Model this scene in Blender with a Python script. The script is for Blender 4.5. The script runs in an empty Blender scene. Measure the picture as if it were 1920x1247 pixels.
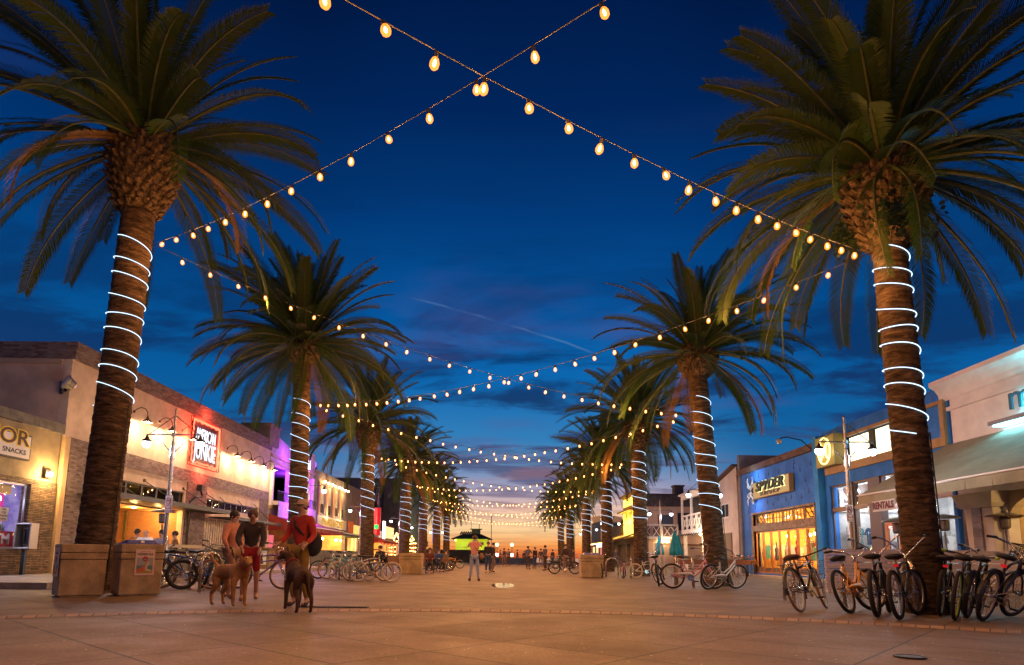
import bpy, math, random
from mathutils import Vector as V, Matrix as Mx
R=math.radians; PI=math.pi; rnd=random.Random(7)
S=bpy.context.scene; COL=S.collection
# ---------------- camera ----------------
F=1200.0; PX0,PY0=945.0,870.0; H=0.85; PITCH=math.atan(.146); ROLL=.011
cam_d=bpy.data.cameras.new('camera'); cam=bpy.data.objects.new('camera',cam_d); COL.objects.link(cam); S.camera=cam
cam_d.sensor_fit='HORIZONTAL'; cam_d.sensor_width=36; cam_d.lens=F/1920*36; cam_d.shift_x=(960-PX0)/1920; cam_d.shift_y=(PY0-623.5)/1920
cam_d.clip_start=.05; cam_d.clip_end=6000
CM=Mx.Rotation(PI/2+PITCH,4,'X')@Mx.Rotation(ROLL,4,'Z')
cam.matrix_world=Mx.Translation((0,0,H))@CM
S.view_settings.view_transform='Standard'; S.view_settings.look='None'; S.view_settings.exposure=0; S.view_settings.gamma=1
S.cycles.use_denoising=True; S.cycles.max_bounces=6; S.cycles.diffuse_bounces=3; S.cycles.glossy_bounces=3; S.cycles.transmission_bounces=4
S.cycles.transparent_max_bounces=12; S.cycles.sample_clamp_indirect=6; S.cycles.caustics_reflective=False; S.cycles.caustics_refractive=False
S.cycles.use_light_tree=True
def ray(px,py):
    return (CM.to_3x3()@V(((px-PX0)/F,-(py-PY0)/F,-1)))
def onX(px,py,X):
    d=ray(px,py); return V((0,0,H))+d*(X/d.x)
def onZ(px,py,z=0.0):
    d=ray(px,py); return V((0,0,H))+d*((z-H)/d.z)
def onY(px,py,Y):
    d=ray(px,py); return V((0,0,H))+d*(Y/d.y)
# ---------------- world: dusk sky ----------------
def s2l(c): return tuple(((x/255)/12.92 if x/255<=.04045 else ((x/255+.055)/1.055)**2.4) for x in c)
W=bpy.data.worlds.new('World'); S.world=W; W.use_nodes=True
nt=W.node_tree; nt.nodes.clear()
def N(t,nt=nt,**k):
    n=nt.nodes.new(t)
    for a,b in k.items(): setattr(n,a,b)
    return n
def L(a,b,nt=nt): nt.links.new(a,b)
def math_(op,a,b=None,c=None,nt=nt,clamp=False):
    n=N('ShaderNodeMath',nt,operation=op,use_clamp=clamp)
    for i,x in enumerate((a,b,c)):
        if x is None: continue
        if isinstance(x,(int,float)): n.inputs[i].default_value=x
        else: L(x,n.inputs[i],nt)
    return n.outputs[0]
def vmath(op,a,b=None,nt=nt):
    n=N('ShaderNodeVectorMath',nt,operation=op)
    for i,x in enumerate((a,b)):
        if x is None: continue
        if isinstance(x,(tuple,list)): n.inputs[i].default_value=x
        else: L(x,n.inputs[i],nt)
    return n
def ramp(fac,stops,nt=nt,interp='LINEAR'):
    n=N('ShaderNodeValToRGB',nt); cr=n.color_ramp; cr.interpolation=interp
    while len(cr.elements)<len(stops): cr.elements.new(.5)
    for e,(p,c) in zip(cr.elements,stops): e.position=p; e.color=(*c,1) if len(c)==3 else c
    L(fac,n.inputs[0],nt); return n.outputs[0]
def mixc(f,a,b,nt=nt,mode='MIX'):
    n=N('ShaderNodeMix',nt,data_type='RGBA',blend_type=mode)
    if isinstance(f,(int,float)): n.inputs[0].default_value=f
    else: L(f,n.inputs[0],nt)
    for i,x in ((6,a),(7,b)):
        if isinstance(x,tuple): n.inputs[i].default_value=(*x,1) if len(x)==3 else x
        else: L(x,n.inputs[i],nt)
    return n.outputs[2]
def mrange(v,a,b,c=0.,d=1.,nt=nt,smooth=True):
    n=N('ShaderNodeMapRange',nt,interpolation_type='SMOOTHSTEP' if smooth else 'LINEAR')
    L(v,n.inputs[0],nt)
    for i,x in enumerate((a,b,c,d)): n.inputs[i+1].default_value=x
    return n.outputs[0]
tc=N('ShaderNodeTexCoord'); dirn=vmath('NORMALIZE',tc.outputs['Generated']).outputs[0]
sp=N('ShaderNodeSeparateXYZ'); L(dirn,sp.inputs[0]); X_,Y_,Z_=sp.outputs
A=[(0,(196,84,44)),(.008,(244,126,52)),(.020,(255,166,88)),(.042,(255,212,152)),(.070,(248,202,172)),(.100,(176,166,188)),(.135,(108,144,188)),(.18,(52,128,186)),(.26,(14,106,178)),(.36,(5,86,158)),(.48,(2,60,124)),(.60,(1,38,92)),(.70,(1,27,72)),(1,(1,13,44))]
B=[(0,(120,92,104)),(.03,(128,108,130)),(.07,(92,112,150)),(.12,(48,110,162)),(.18,(20,98,158)),(.26,(8,90,156)),(.36,(3,74,138)),(.48,(1,54,114)),(.60,(1,34,84)),(.70,(1,20,58)),(1,(1,12,42))]
ca=ramp(Z_,[(p,s2l(c)) for p,c in A]); cb=ramp(Z_,[(p,s2l(c)) for p,c in B])
hl=math_('SQRT',math_('ADD',math_('MULTIPLY',X_,X_),math_('MULTIPLY',Y_,Y_)))
# sunset azimuth a little right of the street axis
g=math_('DIVIDE',math_('ADD',math_('MULTIPLY',X_,.03),math_('MULTIPLY',Y_,.9995)),hl)
gf=mrange(g,.930,.992)
base=mixc(gf,cb,ca)
zz=math_('ADD',Z_,.055)
cx=math_('DIVIDE',X_,zz); cy=math_('DIVIDE',Y_,zz)
cmb=N('ShaderNodeCombineXYZ'); L(math_('MULTIPLY',cx,.55),cmb.inputs[0]); L(math_('MULTIPLY',cy,.85),cmb.inputs[1])
n1=N('ShaderNodeTexNoise'); n1.inputs['Scale'].default_value=1.7; n1.inputs['Detail'].default_value=8; n1.inputs['Roughness'].default_value=.6; n1.inputs['Distortion'].default_value=.5; L(cmb.outputs[0],n1.inputs['Vector'])
cloud=mrange(n1.outputs[0],.45,.60)
cl_el=ramp(Z_,[(0,(.55,)*3),(.03,(.18,)*3),(.06,(.25,)*3),(.11,(.85,)*3),(.2,(.95,)*3),(.30,(.75,)*3),(.42,(.28,)*3),(.6,(.0,)*3)])
ccol=ramp(Z_,[(0,s2l((150,78,66))),(.03,s2l((150,92,92))),(.07,s2l((128,100,118))),(.12,s2l((92,92,128))),(.2,s2l((26,52,100))),(.3,s2l((12,42,90))),(.5,s2l((4,28,70)))])
sky=mixc(math_('MULTIPLY',cloud,cl_el),base,ccol)
# faint pink wisps higher up
n2=N('ShaderNodeTexNoise'); n2.inputs['Scale'].default_value=1.3; n2.inputs['Detail'].default_value=5; L(vmath('ADD',cmb.outputs[0],(7.3,2.1,0)).outputs[0],n2.inputs['Vector'])
pk=math_('MULTIPLY',mrange(n2.outputs[0],.56,.74),ramp(Z_,[(0,(0,)*3),(.15,(.2,)*3),(.3,(.4,)*3),(.45,(.22,)*3),(.6,(0,)*3)]))
sky=mixc(pk,sky,s2l((98,70,120)))
# streaks near the horizon
cm2=N('ShaderNodeCombineXYZ'); L(math_('MULTIPLY',X_,3.2),cm2.inputs[0]); L(math_('MULTIPLY',Z_,38),cm2.inputs[1])
n3=N('ShaderNodeTexNoise'); n3.inputs['Scale'].default_value=1.6; n3.inputs['Detail'].default_value=6; n3.inputs['Distortion'].default_value=.6; L(cm2.outputs[0],n3.inputs['Vector'])
st=math_('MULTIPLY',mrange(n3.outputs[0],.52,.66),ramp(Z_,[(0,(.3,)*3),(.02,(.45,)*3),(.08,(.45,)*3),(.13,(.3,)*3),(.2,(0,)*3)]))
sky=mixc(st,sky,mixc(gf,s2l((96,92,124)),s2l((178,112,100))))
# vapour trail: a band round a great circle
d1=ray(775,560).normalized(); d2=ray(1115,664).normalized(); nn=d1.cross(d2).normalized()
wob=N('ShaderNodeTexNoise'); wob.inputs['Scale'].default_value=9; wob.inputs['Detail'].default_value=6; L(dirn,wob.inputs['Vector'])
dt=vmath('DOT_PRODUCT',dirn,tuple(nn)).outputs['Value']
mid=(d1+d2).normalized(); al=vmath('DOT_PRODUCT',dirn,tuple(mid)).outputs['Value']
alg=vmath('DOT_PRODUCT',dirn,tuple((d2-d1).normalized())).outputs['Value']
d0v=(d1).dot((d2-d1).normalized()); d1v=(d2).dot((d2-d1).normalized())
arc=math_('MULTIPLY',math_('SUBTRACT',alg,d1v),math_('SUBTRACT',alg,d0v))
off=math_('ADD',math_('ADD',dt,math_('MULTIPLY',arc,-.22)),math_('MULTIPLY',math_('SUBTRACT',wob.outputs[0],.5),.010))
tr=math_('MULTIPLY',mrange(math_('ABSOLUTE',off),.0003,.0026,1,0),mrange(al,math.cos(R(9)),math.cos(R(6.5))))
tr=math_('MULTIPLY',tr,mrange(wob.outputs[0],.40,.62,.02,.42))
sky=mixc(tr,sky,s2l((96,134,180)))
bg=N('ShaderNodeBackground'); L(sky,bg.inputs[0]); bg.inputs[1].default_value=1.0
wo=N('ShaderNodeOutputWorld'); L(bg.outputs[0],wo.inputs[0])
# ---------------- helpers ----------------
MATS={}
def P(name,col,rough=.6,metal=0,bump=None,var=None,emit=None,es=0,spec=.5,coord='Object',trans=None,ani=None):
    """principled material; bump=(scale,strength[,dist]); var=(scale,amount[,colour2])"""
    if name in MATS: return MATS[name]
    m=bpy.data.materials.new(name); m.use_nodes=True; t=m.node_tree; b=t.nodes['Principled BSDF']
    b.inputs['Base Color'].default_value=(*col,1); b.inputs['Roughness'].default_value=rough; b.inputs['Metallic'].default_value=metal
    b.inputs['Specular IOR Level'].default_value=spec
    if emit: b.inputs['Emission Color'].default_value=(*emit,1); b.inputs['Emission Strength'].default_value=es
    if bump or var:
        c=N('ShaderNodeTexCoord',t)
        vec=c.outputs[coord]
        if ani:
            mp=N('ShaderNodeMapping',t); mp.inputs['Scale'].default_value=ani; L(vec,mp.inputs[0],t); vec=mp.outputs[0]
    if var:
        n=N('ShaderNodeTexNoise',t); n.inputs['Scale'].default_value=var[0]; n.inputs['Detail'].default_value=6; n.inputs['Roughness'].default_value=.65; L(vec,n.inputs['Vector'],t)
        c2=var[2] if len(var)>2 else tuple(x*(1-var[1]) for x in col)
        f=mrange(n.outputs[0],.35,.65,0,1,t); L(mixc(f,tuple(min(1,x*(1+(0 if len(var)>2 else var[1]*.5))) for x in col),c2,t),b.inputs['Base Color'],t)
        L(mrange(n.outputs[0],.3,.7,max(0,rough-.12),min(1,rough+.1),t),b.inputs['Roughness'],t)
    if bump:
        n=N('ShaderNodeTexNoise',t); n.inputs['Scale'].default_value=bump[0]; n.inputs['Detail'].default_value=5; L(vec,n.inputs['Vector'],t)
        bn=N('ShaderNodeBump',t); bn.inputs['Strength'].default_value=bump[1]; bn.inputs['Distance'].default_value=bump[2] if len(bump)>2 else .02; L(n.outputs[0],bn.inputs['Height'],t); L(bn.outputs[0],b.inputs['Normal'],t)
    MATS[name]=m; return m
def E_(name,col,s):
    if name in MATS: return MATS[name]
    m=bpy.data.materials.new(name); m.use_nodes=True; t=m.node_tree; t.nodes.clear()
    e=N('ShaderNodeEmission',t); e.inputs[0].default_value=(*col,1); e.inputs[1].default_value=s
    o=N('ShaderNodeOutputMaterial',t); L(e.outputs[0],o.inputs[0],t); MATS[name]=m; return m
def glass(name='window_glass',tint=(1,1,1),refl=.6):
    if name in MATS: return MATS[name]
    m=bpy.data.materials.new(name); m.use_nodes=True; t=m.node_tree; t.nodes.clear()
    tr=N('ShaderNodeBsdfTransparent',t); tr.inputs[0].default_value=(*tint,1); gl=N('ShaderNodeBsdfGlossy',t); gl.inputs['Roughness'].default_value=.03
    fr=N('ShaderNodeFresnel',t); fr.inputs[0].default_value=1.5; mx=N('ShaderNodeMixShader',t)
    L(math_('MINIMUM',math_('MULTIPLY',fr.outputs[0],refl,nt=t),.30,nt=t),mx.inputs[0],t); L(tr.outputs[0],mx.inputs[1],t); L(gl.outputs[0],mx.inputs[2],t)
    o=N('ShaderNodeOutputMaterial',t); L(mx.outputs[0],o.inputs[0],t); MATS[name]=m; return m
def brickmat(name,c1,c2,mortar,bw=.22,bh=.075,ms=.012,bump=.6,rough=.85,off=.5,polar=None,rot=0):
    if name in MATS: return MATS[name]
    m=bpy.data.materials.new(name); m.use_nodes=True; t=m.node_tree; b=t.nodes['Principled BSDF']; b.inputs['Roughness'].default_value=rough
    c=N('ShaderNodeTexCoord',t); s=N('ShaderNodeSeparateXYZ',t); L(c.outputs['Object'],s.inputs[0],t)
    cb_=N('ShaderNodeCombineXYZ',t)
    if polar:
        ang=math_('ARCTAN2',s.outputs[0],s.outputs[1],nt=t); L(math_('MULTIPLY',ang,polar,nt=t),cb_.inputs[0],t)
        L(math_('SQRT',math_('ADD',math_('MULTIPLY',s.outputs[0],s.outputs[0],nt=t),math_('MULTIPLY',s.outputs[1],s.outputs[1],nt=t),nt=t),nt=t),cb_.inputs[1],t)
    else:
        L(math_('ADD',s.outputs[0],s.outputs[1],nt=t),cb_.inputs[0],t); L(s.outputs[2],cb_.inputs[1],t)
    br=N('ShaderNodeTexBrick',t); br.offset=off; L(cb_.outputs[0],br.inputs['Vector'],t)
    for k,v in (('Scale',1),('Mortar Size',ms),('Brick Width',bw),('Row Height',bh),('Mortar Smooth',.3)): br.inputs[k].default_value=v
    br.inputs['Color1'].default_value=(*c1,1); br.inputs['Color2'].default_value=(*c2,1); br.inputs['Mortar'].default_value=(*mortar,1); br.inputs['Bias'].default_value=0
    n=N('ShaderNodeTexNoise',t); n.inputs['Scale'].default_value=6; n.inputs['Detail'].default_value=6; L(c.outputs['Object'],n.inputs['Vector'],t)
    L(mixc(mrange(n.outputs[0],.45,.7,0,.45,t),br.outputs[0],mortar,t),b.inputs['Base Color'],t)
    bn=N('ShaderNodeBump',t); bn.inputs['Strength'].default_value=bump; bn.inputs['Distance'].default_value=.02; bn.invert=True
    L(math_('ADD',br.outputs['Fac'],math_('MULTIPLY',n.outputs[0],-.5,nt=t),nt=t),bn.inputs['Height'],t); L(bn.outputs[0],b.inputs['Normal'],t)
    MATS[name]=m; return m
class MB:
    def __init__(s): s.v=[]; s.f=[]; s.m=[]; s.mi=0
    def add(s,vs,fs,mi=None):
        o=len(s.v); s.v+= [tuple(x) for x in vs]; s.f+=[tuple(i+o for i in f) for f in fs]; s.m+=[s.mi if mi is None else mi]*len(fs); return s
    def box(s,x0,x1,y0,y1,z0,z1,mi=None,M=None):
        vs=[V((x,y,z)) for z in (z0,z1) for y in (y0,y1) for x in (x0,x1)]
        if M: vs=[M@v for v in vs]
        return s.add(vs,[(0,2,3,1),(4,5,7,6),(0,1,5,4),(2,6,7,3),(0,4,6,2),(1,3,7,5)],mi)
    def frustum(s,c,a,b,z0,z1,mi=None):  # rectangular, half sizes a=(x,y) bottom, b top
        vs=[(c[0]+sx*h[0],c[1]+sy*h[1],z) for z,h in ((z0,a),(z1,b)) for sy in (-1,1) for sx in (-1,1)]
        return s.add(vs,[(0,2,3,1),(4,5,7,6),(0,1,5,4),(2,6,7,3),(0,4,6,2),(1,3,7,5)],mi)
    def tube(s,pts,r,n=8,mi=None,cap=True,closed=False):
        pts=[V(p) for p in pts]; k=len(pts); rr=r if isinstance(r,(list,tuple)) else [r]*k
        vs=[]; up=None
        for i,p in enumerate(pts):
            if closed: d=pts[(i+1)%k]-pts[i-1]
            else: d=pts[min(i+1,k-1)]-pts[max(i-1,0)]
            d.normalize()
            if up is None:
                up=V((0,0,1)) if abs(d.z)<.9 else V((1,0,0))
            a=up-d*up.dot(d)
            if a.length<1e-5: a=d.orthogonal()
            a.normalize(); b=d.cross(a); up=a
            for j in range(n):
                t=2*PI*j/n; vs.append(p+a*(math.cos(t)*rr[i])+b*(math.sin(t)*rr[i]))
        fs=[]
        for i in range(k if closed else k-1):
            for j in range(n):
                a0=i*n+j; a1=i*n+(j+1)%n; i2=((i+1)%k)*n
                fs.append((a0,a1,i2+(j+1)%n,i2+j))
        if cap and not closed: fs.append(tuple(range(n))[::-1]); fs.append(tuple((k-1)*n+j for j in range(n)))
        return s.add(vs,fs,mi)
    def lathe(s,prof,c=(0,0,0),n=16,mi=None,M=None,cap=True):
        vs=[]
        for r,z in prof:
            for j in range(n):
                t=2*PI*j/n; v=V((r*math.cos(t),r*math.sin(t),z)); vs.append((M@v if M else v)+V(c))
        fs=[(i*n+j,i*n+(j+1)%n,(i+1)*n+(j+1)%n,(i+1)*n+j) for i in range(len(prof)-1) for j in range(n)]
        if cap: fs.append(tuple(range(n))[::-1]); fs.append(tuple((len(prof)-1)*n+j for j in range(n)))
        return s.add(vs,fs,mi)
    def ball(s,c,r,n=10,mi=None,sz=(1,1,1)):
        m=max(4,n//2+1); prof=[(max(1e-4,r*math.sin(PI*i/m)),-r*math.cos(PI*i/m)) for i in range(m+1)]
        return s.lathe(prof,c,n,mi,Mx.Diagonal((*sz,1)))
    def quad(s,a,b,c,d,mi=None): return s.add([a,b,c,d],[(0,1,2,3)],mi)
    def holewall(s,x0,x1,z0,z1,holes,t=.25,y=0,mi=None):
        """wall in the XZ plane, outer face at y, going t inwards (+y); holes=(x0,x1,z0,z1)"""
        xs=sorted({x0,x1,*[h[i] for h in holes for i in (0,1)]}); zs=sorted({z0,z1,*[h[i] for h in holes for i in (2,3)]})
        xs=[x for x in xs if x0<=x<=x1]; zs=[z for z in zs if z0<=z<=z1]
        nx,nz=len(xs)-1,len(zs)-1
        def solid(i,j):
            if i<0 or j<0 or i>=nx or j>=nz: return False
            cx_=(xs[i]+xs[i+1])/2; cz=(zs[j]+zs[j+1])/2
            return not any(h[0]<cx_<h[1] and h[2]<cz<h[3] for h in holes)
        for i in range(nx):
            for j in range(nz):
                if not solid(i,j): continue
                a,b,c,d=xs[i],xs[i+1],zs[j],zs[j+1]
                s.quad((a,y,c),(b,y,c),(b,y,d),(a,y,d),mi); s.quad((a,y+t,c),(a,y+t,d),(b,y+t,d),(b,y+t,c),mi)
                if not solid(i-1,j): s.quad((a,y,c),(a,y,d),(a,y+t,d),(a,y+t,c),mi)
                if not solid(i+1,j): s.quad((b,y,c),(b,y+t,c),(b,y+t,d),(b,y,d),mi)
                if not solid(i,j-1): s.quad((a,y,c),(a,y+t,c),(b,y+t,c),(b,y,c),mi)
                if not solid(i,j+1): s.quad((a,y,d),(b,y,d),(b,y+t,d),(a,y+t,d),mi)
        return s
    def build(s,name,mat,parent=None,smooth=False,bevel=0,M=None,ang=None):
        me=bpy.data.meshes.new(name); me.from_pydata([M@V(v) for v in s.v] if M else s.v,[],s.f)
        ms=mat if isinstance(mat,(list,tuple)) else [mat]
        for m in ms: me.materials.append(m)
        if len(ms)>1: me.polygons.foreach_set('material_index',s.m)
        if smooth: me.shade_smooth() if hasattr(me,'shade_smooth') else me.polygons.foreach_set('use_smooth',[True]*len(me.polygons))
        me.update(); return link(name,me,parent,bevel)
def link(name,me,parent=None,bevel=0):
    o=bpy.data.objects.new(name,me); COL.objects.link(o)
    if parent: o.parent=parent
    if bevel:
        b=o.modifiers.new('bevel','BEVEL'); b.width=bevel; b.segments=2; b.limit_method='ANGLE'
    return o
def tag(o,label=None,cat=None,group=None,kind=None):
    for k,v in (('label',label),('category',cat),('group',group),('kind',kind)):
        if v: o[k]=v
    return o
def thing(name,label,cat,loc=(0,0,0),rz=0,group=None):
    o=bpy.data.objects.new(name,None); o.empty_display_size=.2; COL.objects.link(o); o.location=loc; o.rotation_euler=(0,0,rz)
    return tag(o,label,cat,group)
LK=5.2
def lamp(parent,loc,col,power,size=.05,kind='POINT',name='light_source',**k):
    d=bpy.data.lights.new(name,kind); d.color=col; d.energy=power*LK
    if kind in('POINT','SPOT'): d.shadow_soft_size=size
    for a,b in k.items():
        if a!='rot': setattr(d,a,b)
    o=bpy.data.objects.new(name,d); COL.objects.link(o); o.location=loc
    if 'rot' in k: o.rotation_euler=k['rot']
    if parent: o.parent=parent
    return o
def text(s,size,mat,parent,loc,rot=(PI/2,0,0),ext=.01,name='lettering',align='CENTER',sx=1.0,bold=0,shear=0,top='CENTER'):
    c=bpy.data.curves.new('t','FONT'); c.body=s; c.size=size; c.extrude=ext; c.align_x=align; c.align_y=top; c.offset=bold; c.shear=shear; c.resolution_u=3
    o=bpy.data.objects.new('t',c); COL.objects.link(o); dg=bpy.context.evaluated_depsgraph_get(); me=bpy.data.meshes.new_from_object(o.evaluated_get(dg))
    bpy.data.objects.remove(o); bpy.data.curves.remove(c); me.materials.clear(); me.materials.append(mat)
    if sx!=1:
        for v in me.vertices: v.co.x*=sx
    q=link(name,me,parent); q.location=loc; q.rotation_euler=rot; return q
def copytree(o,parent=None):
    c=o.copy(); COL.objects.link(c); c.parent=parent
    for ch in [x for x in ALLCH.get(o.name,[])]: copytree(ch,c)
    return c
ALLCH={}
def index():
    ALLCH.clear()
    for o in COL.objects:
        if o.parent: ALLCH.setdefault(o.parent.name,[]).append(o)
# common materials
CONC=P('cast_concrete',(.30,.24,.17),.8,bump=(30,.25),var=(5,.25))
STEEL=P('galvanised_steel',(.45,.44,.42),.38,.9,var=(9,.2))
DARKM=P('dark_painted_metal',(.018,.017,.016),.45,.3)
BLACK=P('black_paint',(.012,.012,.013),.4)
WHITEP=P('white_paint',(.7,.68,.64),.55,var=(4,.1))
WOOD=P('stained_wood',(.22,.10,.04),.6,var=(7,.35),ani=(1,1,8))
GLASS=glass()
# ================= GROUND =================
def groundmat():
    m=bpy.data.materials.new('plaza_concrete'); m.use_nodes=True; t=m.node_tree; b=t.nodes['Principled BSDF']
    c=N('ShaderNodeTexCoord',t); mp=N('ShaderNodeMapping',t); mp.inputs['Rotation'].default_value=(0,0,R(42)); L(c.outputs['Object'],mp.inputs[0],t)
    br=N('ShaderNodeTexBrick',t); br.offset=0; L(mp.outputs[0],br.inputs['Vector'],t)
    for k,v in (('Scale',1),('Mortar Size',.015),('Brick Width',1.5),('Row Height',1.0),('Mortar Smooth',.4),('Bias',0)): br.inputs[k].default_value=v
    br.inputs['Color1'].default_value=(.215,.134,.068,1); br.inputs['Color2'].default_value=(.165,.102,.052,1); br.inputs['Mortar'].default_value=(.022,.018,.014,1)
    n=N('ShaderNodeTexNoise',t); n.inputs['Scale'].default_value=.9; n.inputs['Detail'].default_value=8; n.inputs['Roughness'].default_value=.65; L(c.outputs['Object'],n.inputs['Vector'],t)
    n2=N('ShaderNodeTexNoise',t); n2.inputs['Scale'].default_value=28; n2.inputs['Detail'].default_value=3; L(c.outputs['Object'],n2.inputs['Vector'],t)
    col=mixc(mrange(n.outputs[0],.38,.68,0,.40,t),br.outputs[0],(.085,.056,.033),t)
    col=mixc(mrange(n2.outputs[0],.35,.65,0,.5,t),col,(.06,.042,.028),t)
    vo=N('ShaderNodeTexVoronoi',t); vo.inputs['Scale'].default_value=7; L(c.outputs['Object'],vo.inputs['Vector'],t)
    sepc=N('ShaderNodeSeparateColor',t); L(vo.outputs['Color'],sepc.inputs[0],t)
    spot=math_('MULTIPLY',mrange(vo.outputs['Distance'],.05,.11,1,0,t),math_('GREATER_THAN',sepc.outputs[0],.80,nt=t),nt=t)
    col=mixc(math_('MULTIPLY',spot,.6,nt=t),col,(.03,.026,.022),t)
    vs=N('ShaderNodeTexVoronoi',t); vs.inputs['Scale'].default_value=9; L(c.outputs['Object'],vs.inputs['Vector'],t)
    sc2=N('ShaderNodeSeparateColor',t); L(vs.outputs['Color'],sc2.inputs[0],t)
    gl=math_('MULTIPLY',mrange(vs.outputs['Distance'],.06,.11,1,0,t),math_('GREATER_THAN',sc2.outputs[1],.72,nt=t),nt=t)
    col=mixc(math_('MULTIPLY',gl,.8,nt=t),col,(.75,.68,.58),t)
    L(col,b.inputs['Base Color'],t)
    L(math_('SUBTRACT',mrange(n.outputs[0],.3,.7,.58,.75,t),math_('MULTIPLY',gl,.25,nt=t),nt=t),b.inputs['Roughness'],t)
    bn=N('ShaderNodeBump',t); bn.inputs['Strength'].default_value=.35; bn.inputs['Distance'].default_value=.012
    L(math_('SUBTRACT',math_('MULTIPLY',n2.outputs[0],.3,nt=t),br.outputs['Fac'],nt=t),bn.inputs['Height'],t); L(bn.outputs[0],b.inputs['Normal'],t)
    return m
def sheet(name,x0,x1,y0,y1,z,mat,kind='structure'):
    o=MB().quad((x0,y0,z),(x1,y0,z),(x1,y1,z),(x0,y1,z)).build(name,mat); tag(o,kind=kind); return o
GMAT=groundmat()
SAND=P('beach_sand',(.20,.15,.10),.95,bump=(3,.4,.1),var=(.5,.25))
g_=MB()
g_.quad((-60,-30,0),(60,-30,0),(60,118,0),(-60,118,0),0)
g_.quad((-60,118,0),(60,118,0),(60,123,-1.1),(-60,123,-1.1),1); g_.quad((-900,123,-1.1),(900,123,-1.1),(900,300,-2.2),(-900,300,-2.2),1)
tag(g_.build('ground',[GMAT,SAND]),kind='structure')
sheet('sea',-6000,6000,290,5800,-2.0,P('sea_water',(.02,.035,.06),.12,bump=(.6,.4,.3)))
# raised footway by the left shops, kerb
CURB=P('kerb_concrete',(.34,.29,.24),.8,bump=(20,.2),var=(3,.25))
k=MB().box(-15.6,-10.75,15.3,125,.0,.146); tag(k.build('footway',P('footway_concrete',(.36,.31,.26),.7,bump=(25,.15),var=(1.2,.25))),kind='structure')
k=MB().box(-10.75,-10.6,15.15,125,.0,.15).box(-15.6,-10.75,15.15,15.3,0,.15).box(-15.6,-15.4,-20,15.15,0,.15); tag(k.build('kerb',CURB,bevel=.01),kind='structure')
k=MB().box(13.4,15.2,23,125,.0,.05); tag(k.build('shop_apron',P('apron_concrete',(.34,.29,.24),.7,bump=(25,.15),var=(1.2,.25))),kind='structure')
# curved brick course across the plaza
PAV=brickmat('paver_brick',(.42,.27,.16),(.24,.14,.085),(.05,.035,.025),bw=.16,bh=.46,ms=.008,bump=.5,rough=.75,off=0,polar=10.9)
bb=MB(); n=120; a0,a1=R(-58),R(58)
for i in range(n):
    for r0,r1 in ((10.62,11.1),):
        t0=a0+(a1-a0)*i/n; t1=a0+(a1-a0)*(i+1)/n
        bb.quad((r0*math.sin(t0),r0*math.cos(t0),0),(r0*math.sin(t1),r0*math.cos(t1),0),(r1*math.sin(t1),r1*math.cos(t1),0),(r1*math.sin(t0),r1*math.cos(t0),0))
o=bb.build('brick_paving_band',PAV); o.location=(-.35,-.35,.004); tag(o,kind='structure')
# puddle of smooth water in the plaza, small covers
def cover(loc,r,label,mat,rim):
    t=thing('manhole_cover',label,'manhole cover',loc)
    MB().lathe([(r*.9,0),(r*.9,.008),(r*.02,.01)],n=32).build('lid',mat,t)
    MB().lathe([(r,.001),(r,.012),(r*.91,.012),(r*.91,.001)],n=32,cap=False).build('rim',rim,t)
p=onZ(943,1097.5); b=MB(); nq=40; b.add([(.36*math.cos(2*PI*i/nq)*(1+.05*math.sin(3*i)),1.75*math.sin(2*PI*i/nq)*(1+.04*math.cos(2*i)),0) for i in range(nq)],[tuple(range(nq))])
o=b.build('puddle',P('puddle_water',(.02,.018,.015),.04,spec=1.0)); o.location=(p.x,p.y,.005); tag(o,'bright puddle mirroring the sunset in the middle of the plaza','puddle')
p=onZ(1706,1233); cover((p.x,p.y,.003),.13,'small dark round cover in the foreground paving',P('iron_cover',(.06,.05,.045),.5,.7,bump=(80,.5)),DARKM)
# drain slot behind the dogs
p=onZ(625,1139); k=MB(); 
for i in range(24): k.box(-.55+i*.047,-.55+i*.047+.02,-.07,.07,0,.012)
k.box(-.57,.57,-.09,-.07,0,.014).box(-.57,.57,.07,.09,0,.014)
o=k.build('drain_grate',P('iron_grate',(.02,.02,.02),.5,.6)); o.location=(p.x,p.y,.003); tag(o,'narrow dark drain grate set in the paving beside the brown dog','drain')
# ================= PALMS =================
def trunk_mat():
    m=bpy.data.materials.new('palm_bark'); m.use_nodes=True; t=m.node_tree; b=t.nodes['Principled BSDF']; b.inputs['Roughness'].default_value=.95; b.inputs['Specular IOR Level'].default_value=.15
    c=N('ShaderNodeTexCoord',t); mp=N('ShaderNodeMapping',t); mp.inputs['Scale'].default_value=(3.2,3.2,13); L(c.outputs['Object'],mp.inputs[0],t)
    n=N('ShaderNodeTexNoise',t); n.inputs['Scale'].default_value=1; n.inputs['Detail'].default_value=7; n.inputs['Roughness'].default_value=.7; n.inputs['Distortion'].default_value=.4; L(mp.outputs[0],n.inputs['Vector'],t)
    L(ramp(n.outputs[0],[(.30,(.014,.009,.006)),(.46,(.055,.034,.020)),(.60,(.13,.082,.048)),(.75,(.25,.17,.10))],t),b.inputs['Base Color'],t)
    bn=N('ShaderNodeBump',t); bn.inputs['Strength'].default_value=1; bn.inputs['Distance'].default_value=.06; L(n.outputs[0],bn.inputs['Height'],t); L(bn.outputs[0],b.inputs['Normal'],t)
    return m
BARK=trunk_mat()
BOOT=P('palm_leaf_base',(.105,.072,.045),.9,bump=(18,.6),var=(9,.75),spec=.1)
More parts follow.
